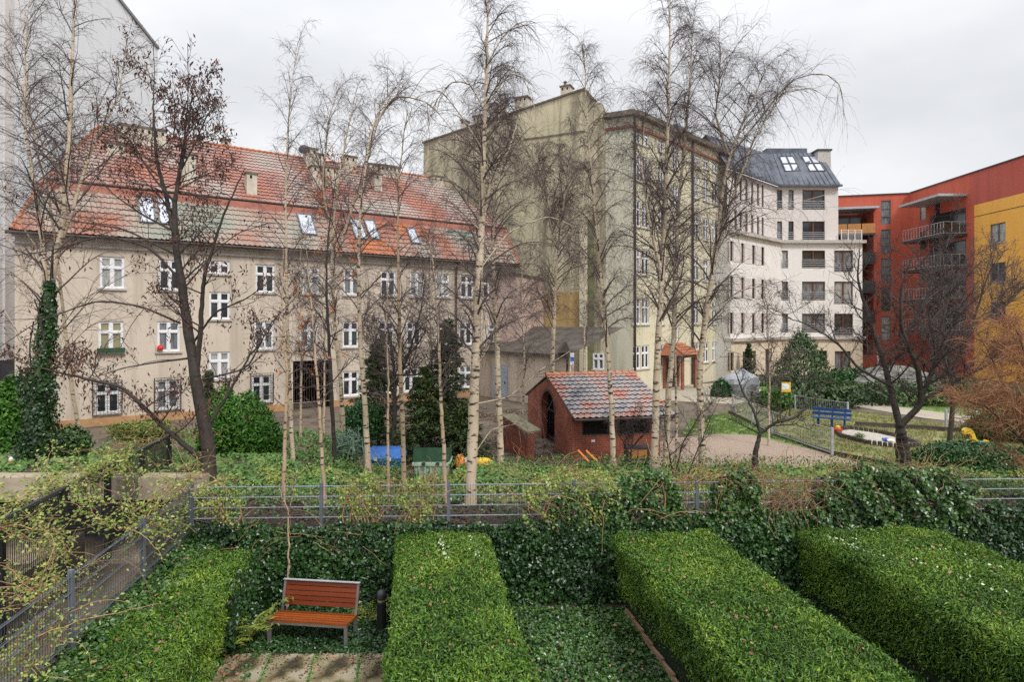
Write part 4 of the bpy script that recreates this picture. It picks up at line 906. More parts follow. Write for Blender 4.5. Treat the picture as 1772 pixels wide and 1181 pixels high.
# ------------------------------------------------------------------ trees
def resample(pts, n):
    p = np.array([tuple(q) for q in pts], float)
    d = np.concatenate([[0], np.cumsum(np.linalg.norm(np.diff(p, axis=0), axis=1))]); t = np.linspace(0, d[-1], n)
    o = np.stack([np.interp(t, d, p[:, i]) for i in range(3)], 1)
    for _ in range(2):
        o[1:-1] = .25 * o[:-2] + .5 * o[1:-1] + .25 * o[2:]
    return o
def unit(v): return v / (np.linalg.norm(v, axis=-1, keepdims=True) + 1e-9)
def grow(start, dirs, length, N, droop, wig, rg):
    K = len(start); pos = np.zeros((K, N, 3)); pos[:, 0] = start; d = unit(dirs).copy()
    st = (np.asarray(length) / (N - 1))[:, None]
    for i in range(1, N):
        pos[:, i] = pos[:, i - 1] + d * st
        d = d + np.array([0, 0, -1.]) * np.asarray(droop).reshape(-1, 1) * (i / N) * 2 + rg.normal(0, wig, (K, 3)); d = unit(d)
    return pos
def offshoots(paths, rad, per, t0, t1, rg):
    K, N, _ = paths.shape; idx = np.repeat(np.arange(K), per); t = rg.uniform(t0, t1, len(idx)) * (N - 1)
    i = np.clip(t.astype(int), 0, N - 2); f = (t - i)[:, None]
    p = paths[idx, i] * (1 - f) + paths[idx, i + 1] * f; tan = unit(paths[idx, i + 1] - paths[idx, i])
    r = rad[idx, i] * (1 - f[:, 0]) + rad[idx, i + 1] * f[:, 0]
    return p, tan, r, idx, t / (N - 1)
def taper(r0, r1, N, K): return np.asarray(r0).reshape(-1, 1) * (1 - np.linspace(0, 1, N)) [None] + np.asarray(r1).reshape(-1, 1) * np.linspace(0, 1, N)[None]

def tree(name, label, stems, D, cat='tree', group=None, r0=.08, crown=(.3, 1), nprim=30, L=1.8, up=.9, droop=.09, sec=9, ter=3, secL=.36, terL=.5, sdroop=.2, tdroop=.35,
         bark=None, twig=None, limbs=(), seed=1, flat=.9, seeds=None, tr=.0033, ground=None, wig=.05, base=None, extra_leaf=0, taperp=.85):
    """stems: pixel polylines (first is the trunk) at distance D; limbs: (pixel polyline, radius[, depth offset at tip])"""
    rg = np.random.default_rng(seed); bark = bark or m_birch; twig = twig or m_twig
    mb = MB(); L1p, L1r = [], []; base_pt = None; N1 = 12
    for si, st in enumerate(stems):
        pts = [P(x, y, D) for x, y in st[0]]; pts[0].y
        rr0, rr1, dz = st[1], st[2], (st[3] if len(st) > 3 else 0)
        for i, p in enumerate(pts): p.y += dz * i / (len(pts) - 1)
        if si == 0:
            b = pts[0]; g = float(terr(b.x, D)) if ground is None else ground; pts[0] = Vector((b.x, b.y, min(b.z, g) - .1)); base_pt = Vector((b.x, b.y, g))
        pp = resample(pts, 36); pp[1:-1] += rg.normal(0, .006, (34, 3)) * (1 + 8 * rr1)
        rad = rr0 * (1 - np.linspace(0, 1, 36)) ** taperp + rr1; 
        if si == 0: rad[:2] *= [1.35, 1.12]
        rad *= 1 + rg.normal(0, .03, 36)
        mb.tubes(pp[None], rad[None], 9)
        k = (max(3, int(nprim * st[4])) if st[4] > 0 else 0) if len(st) > 4 else nprim
        if k > 1:
            h = (np.arange(k) + rg.uniform(0, 1, k)) / k; h = crown[0] + (crown[1] - crown[0]) * h if si == 0 else .12 + .86 * h
            i = np.clip((h * 35).astype(int), 0, 34); p = pp[i] + (pp[i + 1] - pp[i]) * ((h * 35 - i)[:, None]).clip(0, 1)
            az = rg.uniform(0, 2 * np.pi, k); el = up + rg.normal(0, .18, k)
            d = np.stack([np.cos(az) * np.cos(el), flat * np.sin(az) * np.cos(el), np.sin(el)], 1)
            Ln = L * (1.15 - .75 * h) * rg.uniform(.55, 1.15, k)
            g1 = grow(p, d, Ln, N1, droop * rg.uniform(.4, 1.6, k), wig, rg); L1p.append(g1)
            L1r.append(taper(np.minimum(.32 * rad[i] + .004, .03), tr * 1.1, N1, k))
    for lb in limbs:
        pts = [P(x, y, D) for x, y in lb[0]]; dz = lb[2] if len(lb) > 2 else rg.uniform(-1, 1)
        for i, p in enumerate(pts): p.y += dz * i / (len(pts) - 1)
        pp = resample(pts, N1 * 2 - 1); L1p.append(pp[::2][None]); L1r.append(taper([lb[1]], tr * 1.4, N1, 1))
        if lb[1] > .012: mb.tubes(pp[None], taper([lb[1]], tr * 1.4, len(pp), 1), 7)
    trk = thing(name, base_pt, label, cat, group)
    trk_o = mb.build('trunk', bark, trk, smooth=True)
    P1 = np.concatenate(L1p); R1_ = np.concatenate(L1r); cm = MB(); cm.tubes(P1, R1_, 5)
    ln = np.linalg.norm(P1[:, -1] - P1[:, 0], axis=1)
    s, tn, r, ix, t = offshoots(P1, R1_, sec, .12, .98, rg); K = len(s)
    d = tn * .75 + rg.normal(0, .55, (K, 3)); d[:, 2] += .15 if sdroop < .15 else -.05
    P2 = grow(s, d, (ln[ix] * secL * (1.15 - .6 * t) + .12) * rg.uniform(.5, 1.3, K), 7, np.full(K, sdroop), wig * 1.5, rg); R2_ = taper(np.minimum(r * .6, .010), tr * .9, 7, K); cm.tubes(P2, R2_, 3)
    ln2 = np.linalg.norm(P2[:, -1] - P2[:, 0], axis=1)
    if ter:
        s, tn, r, ix, t = offshoots(P2, R2_, ter, .15, 1, rg); K = len(s)
        d = tn * .6 + rg.normal(0, .5, (K, 3)); P3 = grow(s, d, (ln2[ix] * terL + .10) * rg.uniform(.5, 1.5, K), 5, np.full(K, tdroop), wig * 1.5, rg)
        cm.tubes(P3, taper(np.full(K, tr * .75), tr * .5, 5, K), 3)
    else: P3 = P2
    cm.build('crown', twig, trk)
    if seeds:
        n, size, mt, wd, hang = seeds; pick = rg.integers(0, len(P3), n // 6); c = []
        for k in pick:
            q = P3[k, -1] if rg.random() < .7 else P3[k, 2]
            c.append(q + rg.normal(0, 1, (6, 3)) * np.array([.05, .05, .06]) * (size / .07) - np.array([0, 0, .04]))
        c = np.concatenate(c); sm = MB(); al = np.tile([0, 0, -1.], (len(c), 1)) if hang else None
        sm.leaves(c, rg.normal(0, 1, (len(c), 3)), size, wd, along=al); sm.build('seed_cluster' if hang else 'foliage', mt, trk)
    return trk

G1 = 'slender bare birches behind the garden fence'
# left birch group
tree('birch_tree', 'tall birch with an ivy wrapped lower trunk left of the first tenement windows', [([(66, 812), (80, 640), (84, 520), (98, 440), (110, 380), (118, 280), (124, 150), (128, 0), (130, -60)], .13, .012),
     ([(84, 520), (80, 430), (72, 330), (60, 230), (66, 110), (80, 10)], .06, .006, -.6, .7), ([(98, 440), (116, 370), (150, 240), (188, 160), (196, 60)], .055, .006, .6, .7), ([(110, 380), (100, 300), (40, 200), (10, 100)], .04, .006, .3, .6)], 17.5,
     nprim=38, L=2.9, crown=(.30, 1), up=.85, droop=.07, sec=11, ter=3, seed=3, r0=.13, tr=.0045,
     limbs=[([(84, 520), (40, 440), (0, 360), (-30, 330)], .03), ([(92, 470), (50, 400), (20, 330), (-20, 260)], .025), ([(80, 600), (150, 520), (230, 480)], .018), ([(78, 660), (20, 560), (-20, 500)], .02), ([(82, 560), (30, 470), (-10, 430)], .018), ([(80, 640), (160, 560), (250, 545)], .02), ([(84, 600), (170, 500), (280, 440)], .02)])
tree('birch_tree', 'slim pale birch with a forked white base between the ivy tree and the dark tree', [([(150, 815), (128, 700), (112, 560), (100, 450), (84, 330), (60, 260), (44, 100), (30, -30)], .06, .006)], 19.0, nprim=26, L=2.3, crown=(.35, 1), seed=5, sec=10)
# seed-laden dark tree
tree('maple_tree', 'dark tree hung with brown seed clusters in front of the beige tenement', [([(366, 835), (358, 760), (344, 690), (330, 600), (318, 520), (304, 430), (300, 380), (306, 320), (318, 260), (322, 200)], .165, .010, 0, .55),
     ([(340, 640), (352, 560), (362, 480), (398, 380), (440, 300)], .06, .008, -.5, .4), ([(300, 400), (284, 340), (262, 270), (252, 180), (250, 120)], .055, .006, .4, .5), ([(306, 320), (322, 270), (334, 220), (346, 150)], .04, .006, -.3, .5),
     ([(355, 800), (300, 740), (240, 665), (170, 645), (100, 620)], .06, .008, -1.2, .4), ([(345, 760), (380, 700), (420, 620), (460, 560)], .04, .006, .5, .3)], 14.6,
     r0=.16, nprim=26, L=1.7, crown=(.45, 1), up=.55, droop=-.005, sec=8, ter=2, sdroop=.02, tdroop=.04, wig=.09, bark=m_bark, twig=m_twigd, seed=8, tr=.005, ground=1.35, seeds=(6500, .115, m_seed, .34, True),
     limbs=[([(316, 490), (270, 430), (200, 410), (120, 440), (60, 450)], .030, -.8), ([(312, 560), (250, 530), (180, 520), (80, 560), (30, 600)], .028, -.5), ([(330, 620), (250, 630), (190, 640), (120, 660)], .026, .8),
            ([(300, 400), (240, 370), (180, 330), (140, 290)], .03, .4), ([(302, 440), (230, 400), (160, 390), (90, 370)], .025, -.9), ([(330, 600), (380, 540), (440, 520), (500, 480)], .03, -.7), ([(340, 660), (420, 640), (450, 560), (500, 500)], .025, .9),
            ([(318, 500), (370, 430), (400, 400), (450, 380)], .022, .5), ([(305, 330), (350, 300), (390, 280)], .022, .3), ([(302, 350), (270, 310), (230, 240), (190, 215)], .03, -.3), ([(306, 310), (330, 250), (350, 190), (372, 150)], .02, .4), ([(262, 270), (262, 200), (262, 120), (256, 60)], .012, .2), ([(322, 210), (324, 150), (321, 75)], .012, .1), ([(346, 170), (352, 140), (370, 118)], .010, 0)])
# centre group
tree('birch_tree', 'slim birch rising left of the dark gateway with a light open crown against the sky', [([(508, 812), (503, 720), (498, 600), (495, 470), (494, 350), (498, 220), (506, 130), (516, 70)], .062, .005)], 18.0, nprim=34, L=2.0, crown=(.36, 1), up=.95, droop=.05, seed=12, sec=9, group=None)
tree('birch_sapling', 'thin tan birch sapling crossing the wire fence left of the bench', [([(490, 892), (492, 780), (497, 650), (488, 540), (490, 430)], .045, .006)], 13.3, nprim=14, L=1.0, crown=(.4, 1), up=.9, seed=13, sec=6, ter=2, bark=m_birch2)
tree('birch_sapling', 'thin leaning tan sapling crossing the wire fence above the bench', [([(564, 892), (556, 770), (548, 640), (538, 520), (530, 430)], .04, .006)], 13.2, nprim=16, L=1.1, crown=(.35, 1), up=.9, seed=14, sec=6, ter=2, bark=m_birch2)
tree('cherry_tree', 'black stemmed tree with a few orange leaves right of the gateway', [([(582, 810), (576, 740), (572, 640), (567, 560), (564, 470), (570, 380), (584, 290)], .06, .006)], 17.0, nprim=26, L=1.9, crown=(.3, 1), up=.7, droop=.02, seed=15, sec=8, ter=2, bark=m_bark, twig=m_twigd, seeds=(420, .085, m_oleaf, .8, False), sdroop=.05, tdroop=.1)
tree('birch_tree', 'many stemmed birch right of the gateway with purple drooping twigs over the roof ridge', [([(598, 770), (590, 660), (578, 560), (574, 420), (584, 320), (600, 230), (618, 150)], .075, .006), ([(576, 470), (600, 380), (628, 300), (650, 200), (700, 140)], .045, .005, .4, .8), ([(574, 420), (560, 320), (572, 220), (590, 160)], .04, .005, -.4, .7)], 19.0, nprim=34, L=2.2, crown=(.35, 1), up=.95, droop=.10, sec=12, ter=4, seed=16, sdroop=.22)
tree('birch_tree', 'straight white birch passing left of the paired roof windows with an arching top', [([(640, 846), (634, 740), (624, 600), (620, 480), (622, 380), (632, 300), (640, 230), (664, 170), (700, 140)], .075, .006)], 15.5, nprim=34, L=1.9, crown=(.36, 1), up=.95, droop=.09, sec=11, ter=4, seed=17, limbs=[([(640, 230), (680, 160), (740, 170), (790, 230), (830, 300)], .022, .4)])
tree('birch_tree', 'very thin birch stem between the blue container and the next birch', [([(672, 852), (671, 760), (672, 640), (668, 560), (672, 480)], .035, .005)], 14.5, nprim=14, L=.9, crown=(.4, 1), seed=18, sec=6, ter=2, bark=m_birch2)
tree('birch_tree', 'slender tan birch in front of the gap between the blue and green containers', [([(700, 850), (697, 740), (692, 620), (690, 500), (688, 380), (692, 280), (706, 190)], .062, .005)], 15.0, nprim=30, L=1.8, crown=(.36, 1), up=.95, droop=.09, sec=10, ter=4, seed=19, bark=m_birch2)
tree('birch_tree', 'slim birch in front of the green container with a bent crown', [([(773, 892), (768, 780), (762, 660), (758, 560), (752, 480), (742, 400)], .05, .005)], 13.4, nprim=20, L=1.3, crown=(.4, 1), up=.9, seed=20, sec=8, ter=3, bark=m_birch2)
tree('birch_tree', 'tallest white birch with drooping crown left of the brick hut', [([(812, 893), (818, 780), (821, 660), (826, 540), (832, 420), (834, 330), (840, 200), (843, 90), (846, -30)], .125, .010), ([(832, 400), (848, 310), (880, 250), (900, 180)], .05, .006, .7, .22)], 13.4, nprim=54, L=2.2, crown=(.30, 1), up=.85, droop=.085, sec=15, ter=4, seed=21, terL=.8, sdroop=.22, tdroop=.45, r0=.12,
     limbs=[([(838, 190), (812, 140), (780, 135), (750, 170), (735, 230)], .018, .3), ([(838, 190), (880, 130), (905, 140), (925, 200)], .018, -.4), ([(836, 260), (800, 200), (760, 145), (720, 145)], .02, .5), ([(838, 120), (870, 60), (900, 30), (925, 60)], .016, .2), ([(828, 470), (880, 400), (950, 370), (1000, 390)], .02, .3), ([(822, 640), (870, 560), (930, 520)], .018, -.4), ([(832, 400), (780, 350), (720, 340)], .02, -.4), ([(820, 700), (880, 690), (940, 640), (990, 610)], .016, .5), ([(822, 640), (870, 540), (900, 500)], .016, -.2), ([(818, 790), (850, 745), (900, 735)], .014, .2)])
tree('birch_tree', 'white birch just behind the tallest one left of the hut with a thick drooping crown', [([(868, 772), (862, 660), (858, 560), (852, 440), (856, 330), (862, 230), (866, 110)], .10, .006), ([(856, 330), (880, 270), (900, 200)], .04, .005, .5, .25)], 18.2, nprim=42, L=2.4, crown=(.34, 1), up=.85, droop=.11, sec=14, ter=4, seed=22, terL=.85, sdroop=.26, tdroop=.55)
tree('birch_tree', 'birch with black banded white bark standing behind the left end of the hut roof', [([(953, 700), (958, 560), (962, 470), (972, 380), (984, 290), (990, 230)], .125, .010), ([(966, 430), (940, 330), (930, 260)], .05, .006, .4, .6)], 29.5, nprim=44, L=3.4, crown=(.30, 1), up=.85, droop=.11, sec=15, ter=4, seed=23, terL=.8, sdroop=.22, tdroop=.5, tr=.007)
tree('birch_tree', 'birch directly in front of the brick hut with a thin nodding top', [([(1062, 808), (1058, 700), (1052, 610), (1044, 520), (1034, 420), (1026, 330), (1018, 230), (1012, 150), (1014, 90), (998, 60)], .075, .005)], 17.0, nprim=46, L=2.1, crown=(.28, 1), up=.9, droop=.12, sec=13, ter=4, seed=24, terL=.9, sdroop=.26, tdroop=.55)
tree('birch_tree', 'left of two close greenish birches at the right end of the hut', [([(1133, 800), (1134, 700), (1138, 600), (1146, 480), (1150, 380), (1154, 260), (1158, 130), (1160, -20)], .105, .008), ([(1146, 480), (1120, 380), (1105, 290), (1110, 190)], .045, .005, -.5, .6)], 16.5, nprim=54, L=2.3, crown=(.30, 1), up=.9, droop=.10, sec=14, ter=4, seed=25, terL=.8, sdroop=.24, tdroop=.5)
tree('birch_tree', 'right of two close greenish birches at the right end of the hut', [([(1150, 800), (1156, 690), (1166, 580), (1168, 460), (1174, 350), (1188, 220), (1196, 110), (1200, 20)], .095, .006)], 18.0, nprim=50, L=2.4, crown=(.32, 1), up=.9, droop=.11, sec=14, ter=4, seed=26, terL=.8, sdroop=.24, tdroop=.5)
tree('birch_tree', 'thin birch stem between the hut and the entrance porch', [([(1172, 790), (1170, 700), (1168, 600), (1166, 500), (1172, 400)], .045, .005)], 19.5, nprim=22, L=1.6, crown=(.4, 1), seed=27, sec=8, ter=3)
tree('birch_tree', 'birch right of the porch with a long arching branch reaching over the slate roof', [([(1218, 806), (1212, 720), (1210, 640), (1222, 540), (1238, 440), (1250, 330), (1262, 270), (1290, 200), (1330, 110)], .115, .006), ([(1262, 270), (1240, 200), (1250, 120), (1254, 60)], .035, .005, .3, .5), ([(1240, 430), (1270, 330), (1300, 240), (1360, 150)], .045, .005, -.4, .7)], 17.5, nprim=44, L=2.4, crown=(.32, 1), up=.85, droop=.10, sec=13, ter=4, seed=28, terL=.8, sdroop=.24, tdroop=.5,
     limbs=[([(1262, 270), (1320, 200), (1370, 135), (1430, 120), (1462, 140), (1466, 200)], .028, .2), ([(1280, 230), (1340, 165), (1400, 155), (1440, 190)], .02, -.3), ([(1222, 540), (1290, 500), (1350, 490), (1400, 470)], .02, .4), ([(1212, 650), (1260, 600), (1300, 540), (1330, 500)], .02, -.4), ([(1214, 700), (1280, 690), (1340, 710)], .016, .3), ([(1212, 640), (1190, 560), (1170, 520)], .016, -.3), ([(1240, 430), (1300, 380), (1380, 350), (1450, 330)], .02, .3)])
tree('shrub', 'tangled bare shrub with many dark stems right of the brick hut', [([(1165, 822), (1180, 770), (1210, 720), (1250, 680)], .022, .004), ([(1165, 822), (1150, 760), (1140, 700)], .02, .004, -.4, .8), ([(1190, 822), (1230, 740), (1255, 700)], .018, .004, .5, .8)], 15.5, cat='shrub', nprim=14, L=.9, crown=(.2, 1), up=.8, droop=.0, sec=7, ter=2, sdroop=.02, tdroop=.05, bark=m_bark, twig=m_twigd, seed=30)
tree('shrub', 'small dark leafless shrub against the hut wall above the panelled box', [([(1090, 812), (1092, 780), (1096, 750), (1092, 715)], .03, .005), ([(1094, 775), (1120, 740), (1148, 735)], .022, .004, -.3, .9), ([(1092, 790), (1070, 750), (1058, 725)], .018, .004, .2, .9)], 17.5, cat='shrub', nprim=14, L=.9, crown=(.3, 1), up=.9, droop=.0, sec=8, ter=2, sdroop=.01, tdroop=.02, bark=m_bark, twig=m_twigd, seed=31, wig=.12)
# young forked tree
tree('fruit_tree', 'small black forked fruit tree in front of the pinkish gravel', [([(1304, 812), (1308, 780), (1316, 748)], .055, .035, 0, 0), ([(1316, 750), (1306, 710), (1290, 680), (1278, 640)], .034, .006, .3, .6), ([(1316, 750), (1340, 730), (1370, 722), (1400, 690), (1420, 650)], .036, .006, -.4, .7), ([(1316, 752), (1290, 738), (1262, 725)], .02, .005, .3, .4), ([(1330, 738), (1380, 736), (1420, 752)], .016, .004, .3, .5)], 15.8, nprim=12, L=.75, crown=(.5, 1), up=.9, droop=-.01, sec=6, ter=2, sdroop=.0, tdroop=.02, bark=m_bark, twig=m_twigd, seed=32, wig=.10, taperp=.6)
tree('apple_tree', 'large black spreading tree in front of the red building with a low fork', [([(1566, 800), (1562, 770), (1557, 735)], .12, .11, 0, 0), ([(1558, 740), (1550, 690), (1542, 640), (1520, 560), (1500, 480), (1510, 420)], .09, .008, .6, .9), ([(1556, 738), (1590, 700), (1580, 640), (1545, 570), (1540, 500), (1560, 430)], .085, .008, -.6, 1.0),
     ([(1590, 700), (1620, 640), (1640, 570), (1660, 500), (1700, 440)], .06, .007, .5, 1.0), ([(1585, 700), (1640, 660), (1700, 620), (1750, 600)], .05, .006, -.8, .7), ([(1545, 670), (1490, 640), (1450, 590), (1400, 560), (1340, 540)], .04, .006, .3, .7), ([(1556, 600), (1600, 520), (1620, 440), (1640, 400)], .04, .006, -.2, .9)], 16.8,
     nprim=20, L=1.9, crown=(.6, 1), up=.7, droop=-.01, sec=9, ter=3, sdroop=-.01, tdroop=.02, bark=m_bark, twig=m_twigd, seed=33, wig=.09, tr=.0055, terL=.5)
tree('plum_tree', 'bare purple brown tree at the right in front of the orange wall', [([(1640, 760), (1650, 690), (1640, 620), (1630, 560), (1650, 480)], .09, .01), ([(1645, 650), (1690, 560), (1720, 480), (1760, 430)], .05, .006, .5, .9), ([(1645, 650), (1600, 560), (1590, 470)], .05, .006, -.5, .9), ([(1690, 560), (1740, 540), (1790, 500)], .04, .006, .5, .9)], 21.5,
     nprim=24, L=2.4, crown=(.3, 1), up=.9, droop=-.01, sec=10, ter=3, sdroop=-.01, tdroop=.02, bark=m_bark, twig=m_twig, seed=34, wig=.08, tr=.006, terL=.5)
tree('willow_shrub', 'dense rusty brown leafless shrub spilling in from the right edge', [([(1800, 800), (1760, 720), (1730, 650), (1700, 590)], .05, .006), ([(1810, 790), (1800, 680), (1780, 580), (1760, 540)], .05, .006, .4, 1.), ([(1790, 780), (1740, 740), (1690, 700), (1650, 690)], .035, .005, -.4, 1.), ([(1810, 790), (1820, 640), (1830, 560)], .05, .006, .2, 1.)], 14.0, cat='shrub',
     nprim=30, L=1.6, crown=(.1, 1), up=.4, droop=.03, sec=11, ter=3, sdroop=.06, tdroop=.08, bark=m_bark, twig=m_twigo, seed=35, wig=.07, tr=.005, terL=.5)
tree('bare_tree', 'dark many branched tree in front of the tenement between two spruces', [([(680, 800), (682, 740), (684, 660), (676, 590), (660, 520)], .10, .008), ([(684, 670), (710, 610), (730, 540), (740, 480)], .05, .006, -.4, .9), ([(683, 690), (650, 620), (636, 560)], .04, .006, .4, .8), ([(684, 650), (720, 650), (760, 620), (800, 600)], .035, .006, .4, .8)], 21.0,
     nprim=24, L=2.3, crown=(.25, 1), up=.7, droop=.0, sec=9, ter=3, sdroop=.0, tdroop=.04, bark=m_bark, twig=m_twigd, seed=36, wig=.09, tr=.006, terL=.5)
tree('sapling', 'thin forked sapling rising from the ivy wall behind the bench', [([(497, 992), (500, 940), (498, 890), (500, 882)], .016, .009, 0, 0), ([(499, 885), (486, 860), (480, 845)], .009, .003, .1, .3), ([(499, 885), (508, 860), (514, 830), (516, 800)], .009, .003, -.1, .4)], 11.4, nprim=6, L=.35, crown=(.5, 1), sec=3, ter=1, ground=.1, bark=m_birch2, seed=37)
for k, (px, py, D, hh, lab, sd) in enumerate(((560, 690, 26, 240, 'pale thin birch standing before the dark gateway', 41), (520, 700, 25.5, 300, 'thin birch left of the gateway with faint twigs', 42), (1010, 620, 27, 330, 'slim birch hidden behind the hut ridge', 43), (1330, 690, 24, 190, 'slim bare sapling beside the playground gate', 44), (905, 740, 25, 330, 'slim bare birch left of the hut doorway', 45), (745, 740, 23, 330, 'slim bare birch between the two spruces', 46))):
    tree('birch_tree', lab, [([(px, py + 20), (px + 2, py - hh * .4), (px - 3, py - hh * .75), (px + 4, py - hh)], .05, .005)], D, nprim=26, L=2.0, crown=(.3, 1), seed=sd, sec=10, ter=4, tr=.006)

# ivy mantle round the left birch
def column_leaves(pts, radii, n, size, rg, lump=.25):
    pts = np.array([tuple(p) for p in pts], float); t = rg.uniform(0, len(pts) - 1.001, n); i = t.astype(int); f = (t - i)[:, None]
    c = pts[i] * (1 - f) + pts[i + 1] * f; r = np.array(radii)[i] * (1 - f[:, 0]) + np.array(radii)[i + 1] * f[:, 0]
    a = rg.uniform(0, 2 * np.pi, n); r = r * (1 + lump * np.sin(a * 3 + t * 5) + rg.normal(0, .30, n))
    nn = np.stack([np.cos(a), np.sin(a), rg.normal(.2, .3, n)], 1)
    return c + nn * r[:, None], nn
rg = np.random.default_rng(77)
c, n = column_leaves([P(64, 818, 17.1), P(68, 740, 17.1), P(74, 660, 17.1), P(82, 560, 17.1), P(86, 490, 17.1)], [.44, .31, .26, .16, .08], 6500, .13, rg, lump=.38)
t = thing('climbing_ivy', P(66, 812, 17.1), 'tall column of dark ivy wrapped round the leftmost birch trunk', 'ivy')
mb = MB(); mb.leaves(c, n, .095, .9); mb.build('foliage', m_ivy, t)
mb = MB(); k = 12; c2, n2 = column_leaves([P(64, 818, 17.1), P(86, 500, 17.1)], [.3, .1], 14, .1, rg); mb.tubes(grow(c2, np.tile([0, 0, 1.], (14, 1)) , np.full(14, 1.6), 6, np.zeros(14), .1, rg), np.full((14, 6), .02), 4); mb.build('stem', m_bark, t)

# ------------------------------------------------------------------ shrubs and conifers
def bush(name, label, c, r, n, size, m, seed=1, cat='shrub', lobes=7, up=.3, width=.6, group=None, core=True, pointy=0):
    rg = np.random.default_rng(seed); c = np.array(tuple(c), float); r = np.array(r, float)
    t = thing(name, (c[0], c[1], c[2] - r[2] * .9), label, cat, group)
    d = unit(rg.normal(0, 1, (n, 3))); ld = unit(rg.normal(0, 1, (lobes * 3, 3)))
    dots = d @ ld.T; bumpv = np.max(np.where(dots > .75, (dots - .75) / .25, 0), axis=1)
    rad = (.62 + .42 * bumpv) * (1 - .30 * rg.random(n) ** 2) * (1 + rg.normal(0, .075, n))
    p = d * rad[:, None]
    if pointy: s = np.clip(1 - pointy * (p[:, 2] + .2), .08, 1.2); p[:, 0] *= s; p[:, 1] *= s
    p = c + p * r
    mb = MB(); al = d + np.array([0, 0, up]); mb.leaves(p, d + rg.normal(0, .5, (n, 3)), size, width, along=al); mb.build('foliage', m, t)
    st = MB(); k = 9; az = rg.uniform(0, 6.28, k); s0 = np.tile(c - np.array([0, 0, r[2]]), (k, 1)); dd = np.stack([np.cos(az) * r[0], np.sin(az) * r[1], np.full(k, r[2] * 2.2)], 1)
    st.tubes(grow(s0, dd, np.full(k, r[2] * 1.7), 7, np.zeros(k), .06, rg), taper(np.full(k, .03), .008, 7, k), 5); st.build('stem', m_bark, t)
    return t
def conifer(name, label, base, h, r, n, size, m, seed=1, droop=.35, layers=16, cat='conifer', width=.3):
    rg = np.random.default_rng(seed); b = np.array(tuple(base), float); t = thing(name, base, label, cat)
    mb = MB(); mb.tubes(np.array([[b, b + [0, 0, h * .5], b + [.02, 0, h]]]), np.array([[h * .018, h * .012, .01]]), 7); mb.build('trunk', m_bark, t)
    K = layers * 11; z = rg.uniform(.04, .98, K) ** 1.05; az = rg.uniform(0, 6.28, K); Ln = r * (1 - z) ** .8 * rg.uniform(.6, 1.1, K) + .06
    s = b + np.stack([np.zeros(K), np.zeros(K), z * h], 1); d = np.stack([np.cos(az), np.sin(az), np.full(K, .28)], 1)
    br = grow(s, d, Ln, 6, np.full(K, droop * .5), .04, rg)
    bm2 = MB(); bm2.tubes(br, taper(np.full(K, .014), .004, 6, K), 3); bm2.build('branch', m_bark, t)
    q, tn, r_, ix, tt = offshoots(br, np.ones((K, 6)), max(1, n // K), .1, 1.0, rg); k = len(q)
    side = unit(np.cross(tn, np.array([0, 0, 1.]))); q2 = q + side * rg.normal(0, .10, (k, 1)) * (Ln[ix] * (1.2 - tt))[:, None] * 2 + rg.normal(0, .02, (k, 3)) - np.array([0, 0, 1]) * (rg.random(k) * .10)[:, None]
    al = tn + side * rg.normal(0, .9, (k, 1)) - np.array([0, 0, .35]); lm = MB(); lm.leaves(q2, np.tile([0, 0, 1.], (k, 1)), size, width, along=al, jit=.5); lm.build('foliage', m, t)
    return t
bush('thuja_bush', 'bright green rounded thuja bush right of the dark seed-hung tree', P(428, 752, 20.5), (1.15, .9, 1.3), 9500, .17, m_thuja, 51, lobes=16, width=.4, pointy=.28)
bush('thuja_bush', 'smaller bright green thuja bush tucked against the dark trunk', P(388, 735, 19.5), (.75, .7, 1.2), 5500, .16, m_thuja, 52, lobes=14, width=.4, pointy=.3)
bush('thuja_bush', 'bright green upright thuja at the left edge of the picture', P(4, 725, 19.5), (.55, .5, 1.5), 4500, .13, m_thuja, 53, pointy=.35)
bush('laurel_bush', 'dark green broadleaf bush between the left thuja and the ivy column', P(40, 715, 20.5), (.9, .8, 1.5), 4500, .16, m_laurel, 54)
bush('boxwood', 'green bush at the foot of the tenement wall right of the ivy column', P(118, 770, 18.5), (.7, .5, .6), 2200, .12, m_ivyl, 55)
bush('boxwood', 'low yellow green bush below the two grilled windows', P(250, 745, 22), (1.3, .5, .45), 2600, .12, m_honey, 56)
bush('holly_bush', 'dark glossy bush in front of the right side of the gateway', P(628, 730, 21.5), (.75, .7, .8), 3200, .13, m_laurel, 57)
bush('yucca', 'clump of long grey green strap leaves left of the blue container', P(605, 772, 19.0), (.50, .5, .42), 500, .60, mat('grey_green_strap', [(.09, .16, .10), (.22, .32, .22)], 2, island=.6), 58, width=.09, up=.4, cat='plant')
conifer('cypress', 'slim dark cypress between the seed-hung tree and the tenement', stick(*P(362, 760, 20.5)[:2]), 3.0, .55, 5000, .16, m_conif, 61, droop=-.3)
conifer('spruce_tree', 'tall dark spruce in front of the tenement left of the tallest birch', stick(*P(775, 760, 22.5)[:2]), 5.3, 1.5, 6500, .22, m_conif, 62)
conifer('spruce_tree', 'olive green spruce with drooping boughs left of the tall dark spruce', stick(*P(735, 760, 21.0)[:2]), 3.4, 1.5, 6000, .20, m_spruce, 63)
conifer('spruce_tree', 'dark spruce partly hidden behind the bare black tree', stick(*P(655, 760, 24.0)[:2]), 4.3, 1.7, 5000, .22, m_spruce, 64)
conifer('spruce_tree', 'small olive spruce low beside the tallest birch trunk', stick(*P(800, 770, 21.0)[:2]), 2.2, 1.2, 6000, .18, m_spruce, 65)
bush('pine_tree', 'bushy dark pine in front of the white building doorway', P(1388, 645, 36), (1.75, 1.4, 2.4), 7000, .28, m_conif, 66, lobes=16, width=.22, pointy=.42, cat='pine')
